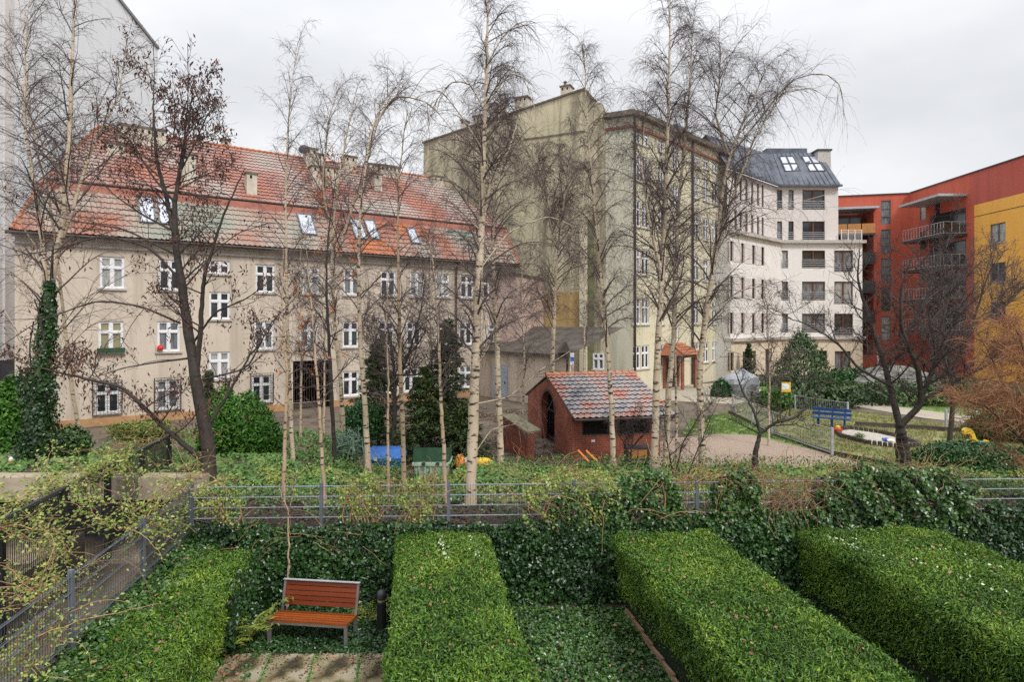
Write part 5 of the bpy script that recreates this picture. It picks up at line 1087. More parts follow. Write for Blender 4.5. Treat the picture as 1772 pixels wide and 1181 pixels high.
conifer('cypress', 'tiny cone shaped cypress by the white building wall', stick(*P(1296, 650, 50)[:2]), 3.2, .8, 2500, .3, m_conif, 67, droop=-.3)
for k, (px, py, D, r_, lab, mm) in enumerate(((1395, 690, 35, (3.2, 1.4, .9), 'spreading dark juniper round the foot of the pine', m_conif), (1300, 665, 47, (2.6, 1.0, .7), 'low dark shrubs before the white building door', m_conif), (1510, 655, 46, (5.0, 1.4, .8), 'long low green shrub bed before the red building', m_laurel), (1250, 680, 40, (.7, .6, .8), 'small green shrub beside the entrance porch', m_laurel),
        (1345, 690, 31.5, (.7, .6, .6), 'bright green low bush behind the yellow notice', m_thuja), (1620, 690, 36, (5, 1.5, 1.3), 'dark hedge mass behind the right side of the playground', m_conif), (1460, 680, 38, (3.0, 1.0, .7), 'brownish thicket behind the blue bench', m_spruce), (1740, 740, 25, (1.6, .9, .6), 'green hedge behind the last playground fence post', m_laurel))):
    bush('shrub', lab, P(px, py, D), r_, 3500, .26 if D > 30 else .16, mm, 70 + k, lobes=10)
bush('privet_hedge', 'low dark green hedge on the bank before the yellow rocking toy', P(1680, 795, 17.5), (1.7, .8, .5), 7000, .10, m_laurel, 90, cat='hedge', lobes=12)
bush('privet_hedge', 'low dark green hedge running off the right edge above the fence', P(1765, 815, 16.5), (1.3, .8, .55), 5000, .10, m_laurel, 91, cat='hedge', lobes=12)

# ------------------------------------------------------------------ garden hedges (yew)
def noise2(x, y, s=1.0, ph=0.0):
    return (np.sin(x * 2.1 * s + ph) * np.cos(y * 1.7 * s + ph * 2) + .6 * np.sin(x * 4.7 * s + y * 3.1 * s + ph) + .4 * np.cos(x * 9.1 * s - y * 7.3 * s + ph * 3)) / 2
def hedge(label, a0, a1, D0, D1, h, seed, dens=3500, roundr=.18, flare=.12):
    rg = np.random.default_rng(seed); t = thing('yew_hedge', A((a0 + a1) / 2, (D0 + D1) / 2), label, 'hedge', None)
    cl = []; nl = []; ax = np.array([-.158, 1, 0])
    def top(a, D): return h + .05 * noise2(a, D, 1.0, seed)
    b0, b1 = a0 - flare * .45, a1 + flare * .45; At = (b1 - b0) * (D1 - D0); n = int(At * dens); a = rg.uniform(b0, b1, n); D = rg.uniform(D0, D1, n)
    e = np.minimum.reduce([a - b0, b1 - a, D1 - D]); z = top(a, D) - np.where(e < roundr, roundr - np.sqrt(np.clip(roundr ** 2 - (roundr - e) ** 2, 0, None)), 0) - .10 * np.clip(noise2(a * 1.3, D * 1.1, 1, seed + 5) - .5, 0, 1)
    cl.append(np.stack([a - .158 * D, D, z], 1)); nx_ = np.where(a - b0 < roundr, -.7, 0) + np.where(b1 - a < roundr, .7, 0); nl.append(np.stack([nx_, np.zeros(n) + np.where(D1 - D < roundr, .6, -.15), np.ones(n)], 1))
    for aa, sgn in ((a0, -1), (a1, 1)):
        n = int((D1 - D0) * h * dens * .8); D = rg.uniform(D0, D1, n); zz_ = rg.uniform(0, 1, n) * (h - .10); off = .06 * noise2(zz_ * 2, D, 1, seed + 3) + flare * (zz_ / h - .5)
        a = aa + sgn * off; cl.append(np.stack([a - .158 * D, D, zz_], 1)); nl.append(np.stack([np.full(n, sgn * 1.0), np.full(n, -.1), np.full(n, .02)], 1))
    n = int((a1 - a0) * h * dens * .5); a = rg.uniform(a0, a1, n); zz_ = rg.uniform(.1, 1, n) * h
    cl.append(np.stack([a - .158 * D1, np.full(n, D1), zz_], 1)); nl.append(np.tile([0, 1., .4], (n, 1)))
    c = np.concatenate(cl); n_ = unit(np.concatenate(nl)); lumps = noise2(c[:, 0] * 2.6 + c[:, 2] * 2, c[:, 1] * 2.6, 1.3, seed) * .030 + noise2(c[:, 0] * 7 + c[:, 2] * 6, c[:, 1] * 7, 1.2, seed + 9) * .022; c += rg.normal(0, .02, c.shape) + n_ * (lumps[:, None] - .035 + rg.uniform(-.045, .03, (len(c), 1)))
    al = n_ * .75 + rg.normal(0, .55, n_.shape); al[:, 2] += np.where(n_[:, 2] > .5, .1, -.35)
    nrm = np.cross(al, rg.normal(0, 1, al.shape)); nrm = unit(nrm); nrm *= np.sign(np.sum(nrm * n_, 1, keepdims=True)) ; nrm = unit(nrm + n_ * .6)
    mb = MB(); mb.leaves(c, nrm, .064, .32, along=al, jit=.15); mb.build('foliage', m_yew, t)
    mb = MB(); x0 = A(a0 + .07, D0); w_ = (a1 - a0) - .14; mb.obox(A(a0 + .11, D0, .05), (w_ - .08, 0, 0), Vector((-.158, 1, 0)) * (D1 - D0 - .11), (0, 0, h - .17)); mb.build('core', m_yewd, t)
    return t
hedge('clipped yew hedge at the left below the grey wire fence', -4.15, -3.02, 5.0, 11.1, 1.25, 1)
hedge('narrow clipped yew hedge right of the black bollard', -.30, 1.30, 4.8, 11.5, 1.45, 2)
hedge('broad clipped yew hedge right of the ivy covered strip', 3.80, 5.48, 4.5, 11.5, 1.45, 3, flare=.34)
hedge('widest clipped yew hedge at the far right below the ivy', 7.45, 9.95, 4.5, 11.75, 1.45, 4, flare=.25)

# ------------------------------------------------------------------ ivy on walls and ground, bank planting
def stuffleaf(name, c, n, size, m, width=.85, **k):
    k.setdefault('jit', .6)
    mb = MB(); mb.leaves(c, n, size, width, **k); return tag(mb.build(name, m), kind='stuff')
rg = np.random.default_rng(5)
# ivy wall behind the garden
n = 44000; x = rg.uniform(-6.2, 13.5, n); z = rg.uniform(0, 1, n) ** .9 * (1.52 + .10 * noise2(x, x * .3, 1.3)); off = .10 + .16 * np.abs(noise2(x * 1.5, z * 3, 1)) + .22 * (1 - z / 1.4)
stuffleaf('ivy_on_wall', np.stack([x, fy(x) - off + rg.normal(0, .03, n), z], 1), np.tile([0, -1, .45], (n, 1)), .075, m_ivy)
mb = MB(); p0 = Vector((-6.2, float(fy(-6.2)) - .09, 0)); p1 = Vector((16, float(fy(16)) - .09, 0)); mb.obox(p0, p1 - p0, (0, .08, 0), (0, 0, 1.36)); tag(mb.build('ivy_mat', m_yewd), kind='stuff')
# ivy climbing the fence at the right of the middle
def fence_clump(label, x0, x1, zb, ztop, n, m, size, seed, thick=.16, name='climbing_ivy', stems=10, stem_m=None, cat='ivy', shape=None):
    rg = np.random.default_rng(seed); x = rg.uniform(x0, x1, n); u = (x - x0) / (x1 - x0); tp = ztop * (1 if shape is None else 1) - (.35 * (2 * u - 1) ** 4) * (ztop - zb) + .12 * noise2(x * 2, x, 1.4, seed)
    z = zb + (tp - zb) * rg.uniform(0, 1, n) ** .8; off = thick * (1 + .8 * noise2(x * 2.5, z * 3, 1, seed))
    keep = noise2(x * 3, z * 4, 1.2, seed * 1.7) > (-.25 if m is m_ivy or m is m_ivyl else -.02); x, z, off = x[keep], z[keep], off[keep]; k = len(x)
    c = np.stack([x, fy(x) - off * rg.uniform(-.9, 1, k) - .02, z], 1)
    t = thing(name, ((x0 + x1) / 2, float(fy((x0 + x1) / 2)), zb), label, cat); mb = MB(); mb.leaves(c, np.tile([0, -1, .6], (k, 1)), size, .85, jit=.6); mb.build('foliage', m, t)
    s = np.stack([rg.uniform(x0, x1, stems), np.zeros(stems), np.full(stems, zb)], 1); s[:, 1] = fy(s[:, 0]) - .08
    g = grow(s, np.stack([rg.normal(0, .5, stems), rg.normal(0, .1, stems), np.ones(stems)], 1), rg.uniform(.7, 1.3, stems) * (ztop - zb) * 1.3, 9, np.full(stems, .10), .16, rg)
    sm = MB(); sm.tubes(g, taper(np.full(stems, .011), .004, 9, stems), 5); sm.build('stem', stem_m or m_vine, t)
def fx(px, D=11.9): return (px - CX) * D / F
n_ = 260; a_ = rg.uniform(1.4, 10, n_); D_ = rg.uniform(6, 11.2, n_); k_ = (a_ < 3.8) | ((a_ > 5.7) & (a_ < 7.4)); stuffleaf('fallen_leaves', np.stack([a_ - .158 * D_, D_, np.full(n_, .13)], 1)[k_], np.tile([0, -.2, 1.], (k_.sum(), 1)), .055, m_dead)
fence_clump('glossy ivy climbing the fence above the broad hedge', fx(1065), fx(1180), 1.2, 2.42, 4200, m_ivyl, .085, 1)
fence_clump('ivy mound on the fence above the strip right of the narrow hedge', fx(950), fx(1085), 1.15, 2.05, 3000, m_ivyl, .08, 2)
fence_clump('ivy spilling over the fence between two bare orange vine patches', fx(1235), fx(1325), 1.2, 2.42, 3400, m_ivyl, .085, 3)
fence_clump('large ivy mass over the fence above the widest hedge', fx(1415), fx(1700), 1.2, 2.48, 10500, m_ivyl, .09, 4, thick=.24)
fence_clump('dark ivy running low along the fence at the far right', fx(1690), fx(1900), 1.1, 1.75, 3000, m_ivy, .085, 5)
fence_clump('low ivy fringe on the fence right of the middle', fx(1160), fx(1430), 1.15, 1.72, 4200, m_ivyl, .08, 6)
hs_ = dict(name='honeysuckle', cat='climber')
fence_clump('yellow green honeysuckle on the fence at the left corner', fx(380), fx(430), 1.4, 2.25, 500, m_honey, .055, 7, **hs_)
fence_clump('yellow green honeysuckle on the fence above the bollard', fx(590), fx(665), 1.5, 2.42, 1200, m_honey, .055, 8, **hs_)
fence_clump('yellow green honeysuckle on the fence above the narrow hedge', fx(690), fx(750), 1.45, 2.38, 900, m_honey, .055, 9, **hs_)
fence_clump('wide yellow green honeysuckle on the fence left of the broad hedge', fx(905), fx(1075), 1.35, 2.50, 2800, m_honey, .058, 10, thick=.22, **hs_)
def tangle(label, x0, x1, zb, zt, n, m, seed, r=.006, yoff=0.0, D=None, wide=.25, L=.9, droop=.12):
    rg = np.random.default_rng(seed); x = rg.uniform(x0, x1, n); yy = (fy(x) if D is None else np.full(n, D)) + yoff + rg.normal(0, wide * .4, n)
    s = np.stack([x, yy, rg.uniform(zb, zt, n)], 1); g = grow(s, rg.normal(0, 1, (n, 3)) * [1, .35, .8] + [0, 0, .3], rg.uniform(.4, 1.2, n) * L, 10, np.full(n, droop), .22, rg)
    t = thing('dry_vine', ((x0 + x1) / 2, float(np.mean(yy)), zb), label, 'vine'); mb = MB(); mb.tubes(g, taper(np.full(n, r), r * .4, 10, n), 4); mb.build('stem', m, t)
tangle('tangle of dry orange vines on the fence above the gap between the right hedges', fx(1325), fx(1425), 1.6, 2.3, 190, m_vine, 1)
tangle('flattened dry orange vines on top of the fence over the broad hedge', fx(1170), fx(1330), 2.15, 2.4, 170, m_vine, 2, L=.6)
tangle('dry orange vines trailing above the ivy at the far right of the fence', fx(1430), fx(1690), 2.2, 2.5, 130, m_vine, 3, L=.7)
tangle('thin brown vines on the fence left of the middle', fx(590), fx(760), 1.7, 2.35, 80, m_vine, 4, r=.005)
tangle('thin brown vines mixed with the wide honeysuckle', fx(880), fx(1080), 1.7, 2.5, 130, m_vine, 5, r=.005)
tangle('brown vine stems draped on the ivy wall behind the bench', fx(420), fx(640), 1.1, 1.5, 22, m_vine, 6, r=.005, yoff=-.25)

# ground ivy
def ground_leaves(name, poly_aD, n, size, m, h=.12, seed=1, dens=None):
    rg = np.random.default_rng(seed); a0, a1, D0, D1 = poly_aD; a = rg.uniform(a0, a1, n); D = rg.uniform(D0, D1, n)
    z = h * (.4 + .6 * np.abs(noise2(a * 2, D * 2, 1.2, seed))) * rg.uniform(.3, 1, n)
    return stuffleaf(name, np.stack([a - .158 * D, D, z], 1), np.tile([0, -.25, 1], (n, 1)), size, m, jit=.6)
ground_leaves('ground_ivy', (1.3, 3.95, 5.0, 11.4), 21000, .062, m_ivyl, .14, 1)
ground_leaves('ground_ivy', (5.7, 7.9, 5.0, 11.6), 17000, .065, m_ivyl, .16, 2)
ground_leaves('ground_ivy', (10.3, 13.5, 7.0, 11.9), 12000, .085, m_ivy, .5, 3)
ground_leaves('ground_ivy', (-3.2, -.3, 9.75, 11.5), 9000, .06, m_ivy, .12, 4)
ground_leaves('ground_ivy', (-3.25, -2.5, 7.0, 10.6), 3600, .06, m_ivyl, .10, 5)
ground_leaves('ground_ivy', (-2.0, -.5, 9.4, 9.85), 500, .06, m_ivy, .06, 6)
rg = np.random.default_rng(9); n = 60; a = np.concatenate([rg.normal(-2.85, .14, n), rg.uniform(-2.9, -.5, 40)]); D = np.concatenate([rg.uniform(8.8, 9.9, n), rg.uniform(9.0, 9.8, 40)]); n = len(a)
stuffleaf('fallen_leaves', np.stack([a - .158 * D, D, np.full(n, .06)], 1), np.tile([0, 0, 1.], (n, 1)), .06, m_dead)
n = 240; hs2 = [(-.3, 1.3, 1.47), (3.8, 5.4, 1.49), (7.5, 9.8, 1.49), (-4.1, -3.2, 1.29)]; cc_ = []
for a0, a1, z_ in hs2:
    a = rg.uniform(a0, a1, n // 4); D = rg.uniform(7, 11.3, n // 4); cc_.append(np.stack([a - .158 * D, D, np.full(n // 4, z_)], 1))
c = np.concatenate(cc_); stuffleaf('fallen_leaves', c, np.tile([0, 0, 1.], (len(c), 1)), .05, m_dead)
# variegated ivy runners over the hedges
cc_ = []
for (pa, pb, w_) in (((.4, 11.3), (.55, 9.9), .05), ((1.0, 11.3), (1.05, 10.2), .04), ((7.8, 11.5), (8.6, 8.8), .07), ((8.6, 11.6), (9.6, 9.2), .07), ((7.5, 11.3), (7.8, 10.2), .06)):
    tt = rg.uniform(0, 1, 34); a = pa[0] + (pb[0] - pa[0]) * tt + rg.normal(0, w_, 34); D = pa[1] + (pb[1] - pa[1]) * tt; cc_.append(np.stack([a - .158 * D, D, np.full(34, 1.46)], 1))
c = np.concatenate(cc_); stuffleaf('variegated_ivy', c, np.tile([0, -.3, 1.], (len(c), 1)), .055, mat('variegated_leaf', [(.20, .30, .12), (.62, .62, .45)], 3, island=.9, rough=.4))

# bank behind the fence
rg = np.random.default_rng(6)
n = 56000; x = rg.uniform(-7.0, 17.5, n); y = fy(x) + 1.5 + .5 * noise2(x, x * .5, 1.2, 4) + rg.uniform(0, 1, n) ** .9 * (3.9 + .35 * noise2(x, x, 1)); hgt = .12 + .22 * np.abs(noise2(x, y, 1.1))
k_ = rg.random(n) < (.55 + .45 * noise2(x * .8, y, .8, 2) + .35 * (y > 14.5)); x, y, hgt = x[k_], y[k_], hgt[k_]; n = len(x)
z = terr(x, y) + hgt * rg.uniform(.1, 1, n)
sel = noise2(x * .9, y * .9, .9, 5) > .18
stuffleaf('ground_cover', np.stack([x, y, z], 1)[~sel], np.tile([0, -.4, 1], ((~sel).sum(), 1)), .095, m_cover, jit=.55)
stuffleaf('ground_cover', np.stack([x, y, z], 1)[sel], np.tile([0, -.4, 1], (sel.sum(), 1)), .085, m_honey, jit=.55)
n = 17000; x = rg.uniform(-16, -6.0, n); y = 14.6 + rg.uniform(0, 1, n) ** 1.1 * 12; k_ = (noise2(x, y, 1.2, 3) > -.15) & ((y - 26.6) - (x + 21.8) * .706 < -.6); x, y = x[k_], y[k_]
stuffleaf('ground_cover', np.stack([x, y, terr(x, y) + rg.uniform(0, .22, len(x))], 1), np.tile([0, -.4, 1], (len(x), 1)), .11, m_cover, jit=.6)
n = 9000; x = rg.uniform(-16, 6, n); y = rg.uniform(14.6, 26, n); stuffleaf('leaf_litter', np.stack([x, y, terr(x, y) + .015], 1), np.tile([0, 0, 1.], (n, 1)), .09, m_litter, jit=.3)
n = 5000; x = rg.uniform(-6, 16, n); y = fy(x) + rg.uniform(.3, 1.9, n); stuffleaf('leaf_litter', np.stack([x, y, terr(x, y) + .02], 1), np.tile([0, 0, 1.], (n, 1)), .08, m_litter, jit=.4)
n = 9000; x = rg.uniform(-6, 16, n); y = fy(x) + rg.uniform(.3, 1.9, n); k_ = noise2(x * 1.6, y * 1.6, 1, 8) > .1; x, y = x[k_], y[k_]; stuffleaf('ground_cover', np.stack([x, y, terr(x, y) + rg.random(len(x)) ** 2 * .35], 1), np.tile([0, -.4, 1], (len(x), 1)), .08, m_ivyl, jit=.6)
# taller sprigs along the bank crest
n = 9000; x = rg.uniform(-5.5, 15, n); y = fy(x) + 4.6 + rg.normal(0, .45, n); stuffleaf('ground_cover', np.stack([x, y, terr(x, y) + rg.random(n) ** 1.5 * .5], 1), rg.normal(0, 1, (n, 3)), .08, m_cover, along=np.tile([0, 0, 1.], (n, 1)), width=.5)
# rough grass tufts round the yard
n = 26000; x = rg.uniform(2, 26, n); y = rg.uniform(18.5, 33, n); k_ = noise2(x * .7, y * .7, 1, 1) > .05; x, y = x[k_], y[k_]

def inpoly(x, y, pts):
    r = np.zeros(len(x), bool); n = len(pts)
    for i in range(n):
        x0, y0, x1, y1 = pts[i].x, pts[i].y, pts[(i + 1) % n].x, pts[(i + 1) % n].y
        c_ = ((y0 > y) != (y1 > y)) & (x < (x1 - x0) * (y - y0) / (y1 - y0 + 1e-9) + x0); r ^= c_
    return r
for pix, m_, n in (([(1262, 714), (1275, 700), (1340, 695), (1480, 712), (1600, 730), (1790, 752), (1900, 790), (1900, 830), (1560, 815), (1440, 788)], mat('dry_grass_blade', [(.09, .15, .03), (.24, .24, .09), (.34, .29, .15)], 1.2, island=.5), 26000),
                   ([(1180, 752), (1195, 728), (1262, 716), (1340, 745), (1420, 782), (1300, 753), (1240, 752)], mat('green_grass_blade', [(.05, .15, .02), (.14, .24, .05), (.24, .26, .10)], 1.2, island=.5), 8000), ([(1290, 664), (1500, 668), (1800, 690), (1850, 742), (1640, 716), (1480, 694), (1330, 680)], MATS.get('green_grass_blade'), 16000)):
    m_ = m_ or MATS['green_grass_blade']; pp = [G(x_, y_) for x_, y_ in pix]; x0, x1 = min(p.x for p in pp), max(p.x for p in pp); y0, y1 = min(p.y for p in pp), max(p.y for p in pp)
    x = rg.uniform(x0, x1, n * 2); y = rg.uniform(y0, y1, n * 2); k_ = inpoly(x, y, pp) & (noise2(x * 1.3, y * 1.3, 1, 7) > -.35) & ~inpoly(x, y, [G(a_, b_) for a_, b_ in ((1440, 748), (1470, 742), (1520, 749), (1560, 758), (1598, 774), (1555, 780), (1500, 772), (1450, 760))]); x, y = x[k_], y[k_]
    stuffleaf('grass', np.stack([x, y, np.full(len(x), .55)], 1), rg.normal(0, 1, (len(x), 3)) * [1, 1, .2], .14, m_, width=.16, along=np.tile([0, 0, 1.], (len(x), 1)), jit=.2)
n = 9000; x = rg.uniform(-4, 3.6, n); y = rg.uniform(18.5, 34, n); k_ = noise2(x * .6, y * .6, 1, 3) > .0; x, y = x[k_], y[k_]
stuffleaf('leaf_litter', np.stack([x, y, terr(x, y) + .02], 1), np.tile([0, 0, 1.], (len(x), 1)), .10, m_litter, jit=.3)
# ------------------------------------------------------------------ wire fences
def wire_fence(label, p0, p1, z0, z1, npanel, mrod, mpost, pitch=.05, row=.2, post_w=.06, name='wire_fence', rows_double=True, mvert=None, vr=.0036):
    p0 = Vector(p0); p1 = Vector(p1); d = p1 - p0; Ld = d.length; u = d.normalized(); nn = Vector((-u.y, u.x, 0))
    t = thing(name, p0 + Vector((0, 0, z0)), label, 'fence')
    for k in range(npanel + 1):
        p = p0 + d * (k / npanel); mb = MB(); mb.obox((p.x - post_w / 2, p.y - .02, z0 - .1), (post_w, 0, 0), (0, post_w * .8, 0), (0, 0, z1 - z0 + .14)); mb.build('post', mpost, t)
    for k in range(npanel):
        a = p0 + d * (k / npanel); b = p0 + d * ((k + 1) / npanel); pl = (b - a).length; mb = MB()
        rows = int(round((z1 - z0) / row))
        for r in range(rows + 1):
            z = z1 - .03 - r * row
            if z < z0: break
            for s in ((-1, 1) if rows_double else (0,)):
                mb.tubes(np.array([[tuple(a + nn * (0.015 * s) + Vector((0, 0, z))), tuple(b + nn * (0.015 * s) + Vector((0, 0, z)))]]), np.full((1, 2), .0066), 4)
        n = int(pl / pitch); x = (np.arange(n) + .5) / n; bs = np.array(tuple(a))[None] * (1 - x[:, None]) + np.array(tuple(b))[None] * x[:, None]
        lo = bs.copy(); lo[:, 2] = z0; hi = bs.copy(); hi[:, 2] = z1
        mb.tubes(np.stack([lo, hi], 1), np.full((n, 2), vr), 3, m=1); mb.build('wire_mesh', [mrod, mvert or mrod], t)
    return t
q0 = (-6.15, float(fy(-6.15)) - .02, 0); q1 = (13.5, float(fy(13.5)) - .02, 0)
wire_fence('long grey double wire fence across the back of the garden', q0, q1, 1.22, 2.25, 8, m_rod, m_fence, mvert=m_rodd)
wire_fence('grey double wire fence running toward the viewer at the left of the garden', A(-4.33, 3.6), A(-4.33, 11.62), 1.22, 2.25, 4, m_fence, m_fence, mvert=m_rodd)
t = wire_fence('black vertical bar fence beyond the driveway at the left', (-7.35, 7.4, 0), (-9.0, 15.9, 0), .55, 2.40, 5, m_black, m_black, pitch=.055, row=.9, post_w=.10, name='bar_fence', rows_double=False, vr=.0075)
mb = MB(); mb.bar((-7.35, 7.4, 2.42), (-9.0, 15.9, 2.42), .06, .05); mb.build('top_rail', m_anth, t)
# brown screen wall seen through the bar fence
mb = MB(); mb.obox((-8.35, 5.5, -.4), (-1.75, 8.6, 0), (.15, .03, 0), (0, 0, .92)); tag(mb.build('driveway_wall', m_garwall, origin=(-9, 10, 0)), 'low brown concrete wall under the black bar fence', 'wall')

# ------------------------------------------------------------------ bench and bollard
bc = G(540, 1106, 0.0); ang = R(-7)
u = Vector((math.cos(ang), math.sin(ang), 0)); v = Vector((-math.sin(ang), math.cos(ang), 0)); BL = G(462, 1116, 0); W_ = 1.39
t = thing('park_bench', BL + u * W_ / 2, 'orange brown slatted wooden bench with grey steel legs before the ivy wall', 'bench')
Bw = lambda x, y, z: BL + u * x + v * y + Vector((0, 0, z))
sb = MB()
for k in range(5):
    y0 = .0 + k * .096; z0 = .385 - .012 * k; sb.obox(Bw(-.01, y0, z0), u * (W_ + .02), v * .074 + Vector((0, 0, -.012)), (0, 0, .038))
sb.build('seat', m_wood, t)
sb = MB()
for k in range(5):
    y0 = .49 + k * .020; z0 = .455 + k * .078; sb.obox(Bw(.0, y0, z0), u * W_, v * .032, v * .018 + Vector((0, 0, .062)))
sb.build('backrest', m_woodd, t)
for x in (.0, W_ - .05):
    for (ya, yb2, za, zb2, w_) in ((.0, .0, 0, .37, .05), (.43, .40, 0, .32, .05)):
        l = MB(); l.obox(Bw(x, ya + .005, za), u * .05, v * w_, v * (yb2 - ya) + Vector((0, 0, zb2 - za))); l.build('leg', m_steel, t)
    l = MB(); l.obox(Bw(x + .005, .455, .33), u * .04, v * .03, v * .13 + Vector((0, 0, .52))); l.build('back_support', m_steel, t)
l = MB(); l.obox(Bw(.0, .0, .345), u * W_, v * .03, (0, 0, .038)); l.obox(Bw(.05, .03, .33), u * .04, v * .42 + Vector((0, 0, -.06)), (0, 0, .035)); l.obox(Bw(W_ - .09, .03, .33), u * .04, v * .42 + Vector((0, 0, -.06)), (0, 0, .035)); l.build('seat_frame', m_steel, t)
l = MB(); l.obox(Bw(-.005, .56, .848), u * (W_ + .01), v * .05, (0, 0, .012)); l.build('top_rail', m_galv, t)
bp = G(660, 1094, 0.0)
t = thing('bollard', bp, 'black round topped bollard between the bench and the narrow hedge', 'bollard')
mb = MB(); mb.lathe(tuple(bp), [(.082, 0), (.080, .52), (.074, .535)], 24); mb.build('post', m_black, t, smooth=False)
mb = MB(); mb.lathe(tuple(bp), [(.070, .535), (.070, .565)], 24); mb.build('neck_ring', mat('brass_ring', [(.42, .33, .22), (.5, .4, .28)], 5, rough=.4, metal=.5), t)
mb = MB(); mb.lathe(tuple(bp), [(.062, .565), (.082, .60)] + [(.082 * math.cos(a_), .645 + .088 * math.sin(a_)) for a_ in np.linspace(-.3, 1.5, 9)], 24); mb.build('ball', m_anth, t, smooth=True)
# ferns by the bench
rgf = np.random.default_rng(4)
for i, (px, py, s_, lab) in enumerate(((425, 1112, .95, 'yellow green fern left of the bench'), (372, 1140, .7, 'small yellow green fern at the foot of the left hedge'), (645, 1075, .5, 'light green fern between the bench and the bollard'))):
    b = G(px, py, 0.0); t = thing('fern', b, lab, 'fern'); K = 16; az = rgf.uniform(0, 6.28, K)
    g = grow(np.tile(np.array(tuple(b)), (K, 1)), np.stack([np.cos(az), np.sin(az), rgf.uniform(.8, 1.8, K)], 1), rgf.uniform(.7, 1.1, K) * s_, 9, np.full(K, .18), .03, rgf)
    sm = MB(); sm.tubes(g, taper(np.full(K, .004), .002, 9, K), 3); sm.build('stem', m_fern, t)
    q_, tn, r_, ix, tt = offshoots(g, np.ones((K, 9)), 30, .1, 1, rgf); side = unit(np.cross(tn, [0, 0, 1.])) * np.where(rgf.random(len(q_)) < .5, -1, 1)[:, None]
    lm = MB(); w2_ = (.045 * s_ / .5 * (1.15 - tt) + .012)[:, None]; lm.leaves(q_ + side * w2_, np.tile([0, 0, 1.], (len(q_), 1)), .075 * s_ / .45, .22, along=side, jit=.2); lm.build('frond', m_fern, t)

# ------------------------------------------------------------------ honeysuckle over the left fences
def vine_bush(label, pts, n, seed, r=.32, stems=26, m=None, size=.055):
    rg = np.random.default_rng(seed); pts = np.array([tuple(p) for p in pts], float); t = thing('honeysuckle', pts.mean(0), label, 'climber')
    i = rg.integers(0, len(pts) - 1, stems); f = rg.random((stems, 1)); s = pts[i] * (1 - f) + pts[i + 1] * f + rg.normal(0, r * .5, (stems, 3))
    g = grow(s, rg.normal(0, 1, (stems, 3)) * [1, 1, .5] + [0, 0, .25], rg.uniform(.5, 1.5, stems), 12, np.full(stems, .10), .2, rg); sm = MB(); sm.tubes(g, taper(rg.uniform(.004, .011, stems), .0025, 12, stems), 4)
    sm.build('stem', m_vine, t)
    q_, tn, r_, ix, tt = offshoots(g, np.ones((stems, 12)), max(1, n // stems), .0, 1, rg); c = q_ + rg.normal(0, .07, q_.shape); lm = MB(); lm.leaves(c, np.tile([0, -.2, 1.], (len(c), 1)), size, .6, jit=.6); lm.build('foliage', m or m_honey, t)
vine_bush('yellow green honeysuckle heaped over the bar fence at the left', [P(60, 880, 10.2), P(150, 835, 11.6), P(230, 800, 13)], 2500, 1, .34, 44, size=.075)
vine_bush('honeysuckle hanging on the bar fence at the left edge', [P(-20, 920, 8.6), P(60, 900, 9.2), P(110, 960, 9.6)], 900, 2, .26, 34, size=.065)
vine_bush('honeysuckle sprawling along the top of the left wire fence', [P(200, 930, 9.2), P(260, 890, 10.2), P(330, 860, 11.3)], 1300, 3, .20, 30, size=.065)
vine_bush('honeysuckle tangle low at the left edge below the wire fence', [P(-10, 1010, 8.3), P(60, 1040, 8.2), P(130, 1010, 8.8)], 900, 4, .22, 34, size=.055)
vine_bush('honeysuckle clump in the bottom left corner', [P(-20, 1130, 6.9), P(30, 1150, 6.8), P(70, 1120, 7.0)], 1300, 5, .18, 26, size=.05)
vine_bush('sparse brown vine on the concrete parapet below the dark tree', [P(290, 810, 13.8), P(330, 830, 13.4), P(300, 860, 13.2)], 350, 6, .3, 40)
vine_bush('tangle of brown stems on the bank left of the dark tree', [P(200, 760, 16), P(260, 770, 16.2), P(330, 750, 16.5)], 600, 7, .5, 80)
n = 9000; rg = np.random.default_rng(31); D = rg.uniform(5.2, 11.6, n); a = rg.uniform(-4.45, -3.7, n); z = 1.30 - (a + 4.4) * .25 + .07 * noise2(a * 3, D * 3, 1) + rg.normal(0, .03, n)
stuffleaf('ivy_on_wall', np.stack([a - .158 * D, D, z], 1), np.tile([.4, 0, 1], (n, 1)), .07, m_ivyl)
n = 5000; D = rg.uniform(9.6, 11.6, n); a = rg.uniform(-3.3, -2.9, n) ; z = rg.uniform(0, 1.2, n); stuffleaf('ivy_on_wall', np.stack([a - .158 * D, D, z], 1), np.tile([1, -.4, .4], (n, 1)), .07, m_ivy)
n = 1800; x = rg.uniform(-6.9, -6.1, n); y = rg.uniform(11.3, 14.2, n); stuffleaf('ivy_on_wall', np.stack([x, y, 1.35 + rg.random(n) * .3], 1), np.tile([0, 0, 1.], (n, 1)), .07, m_honey)

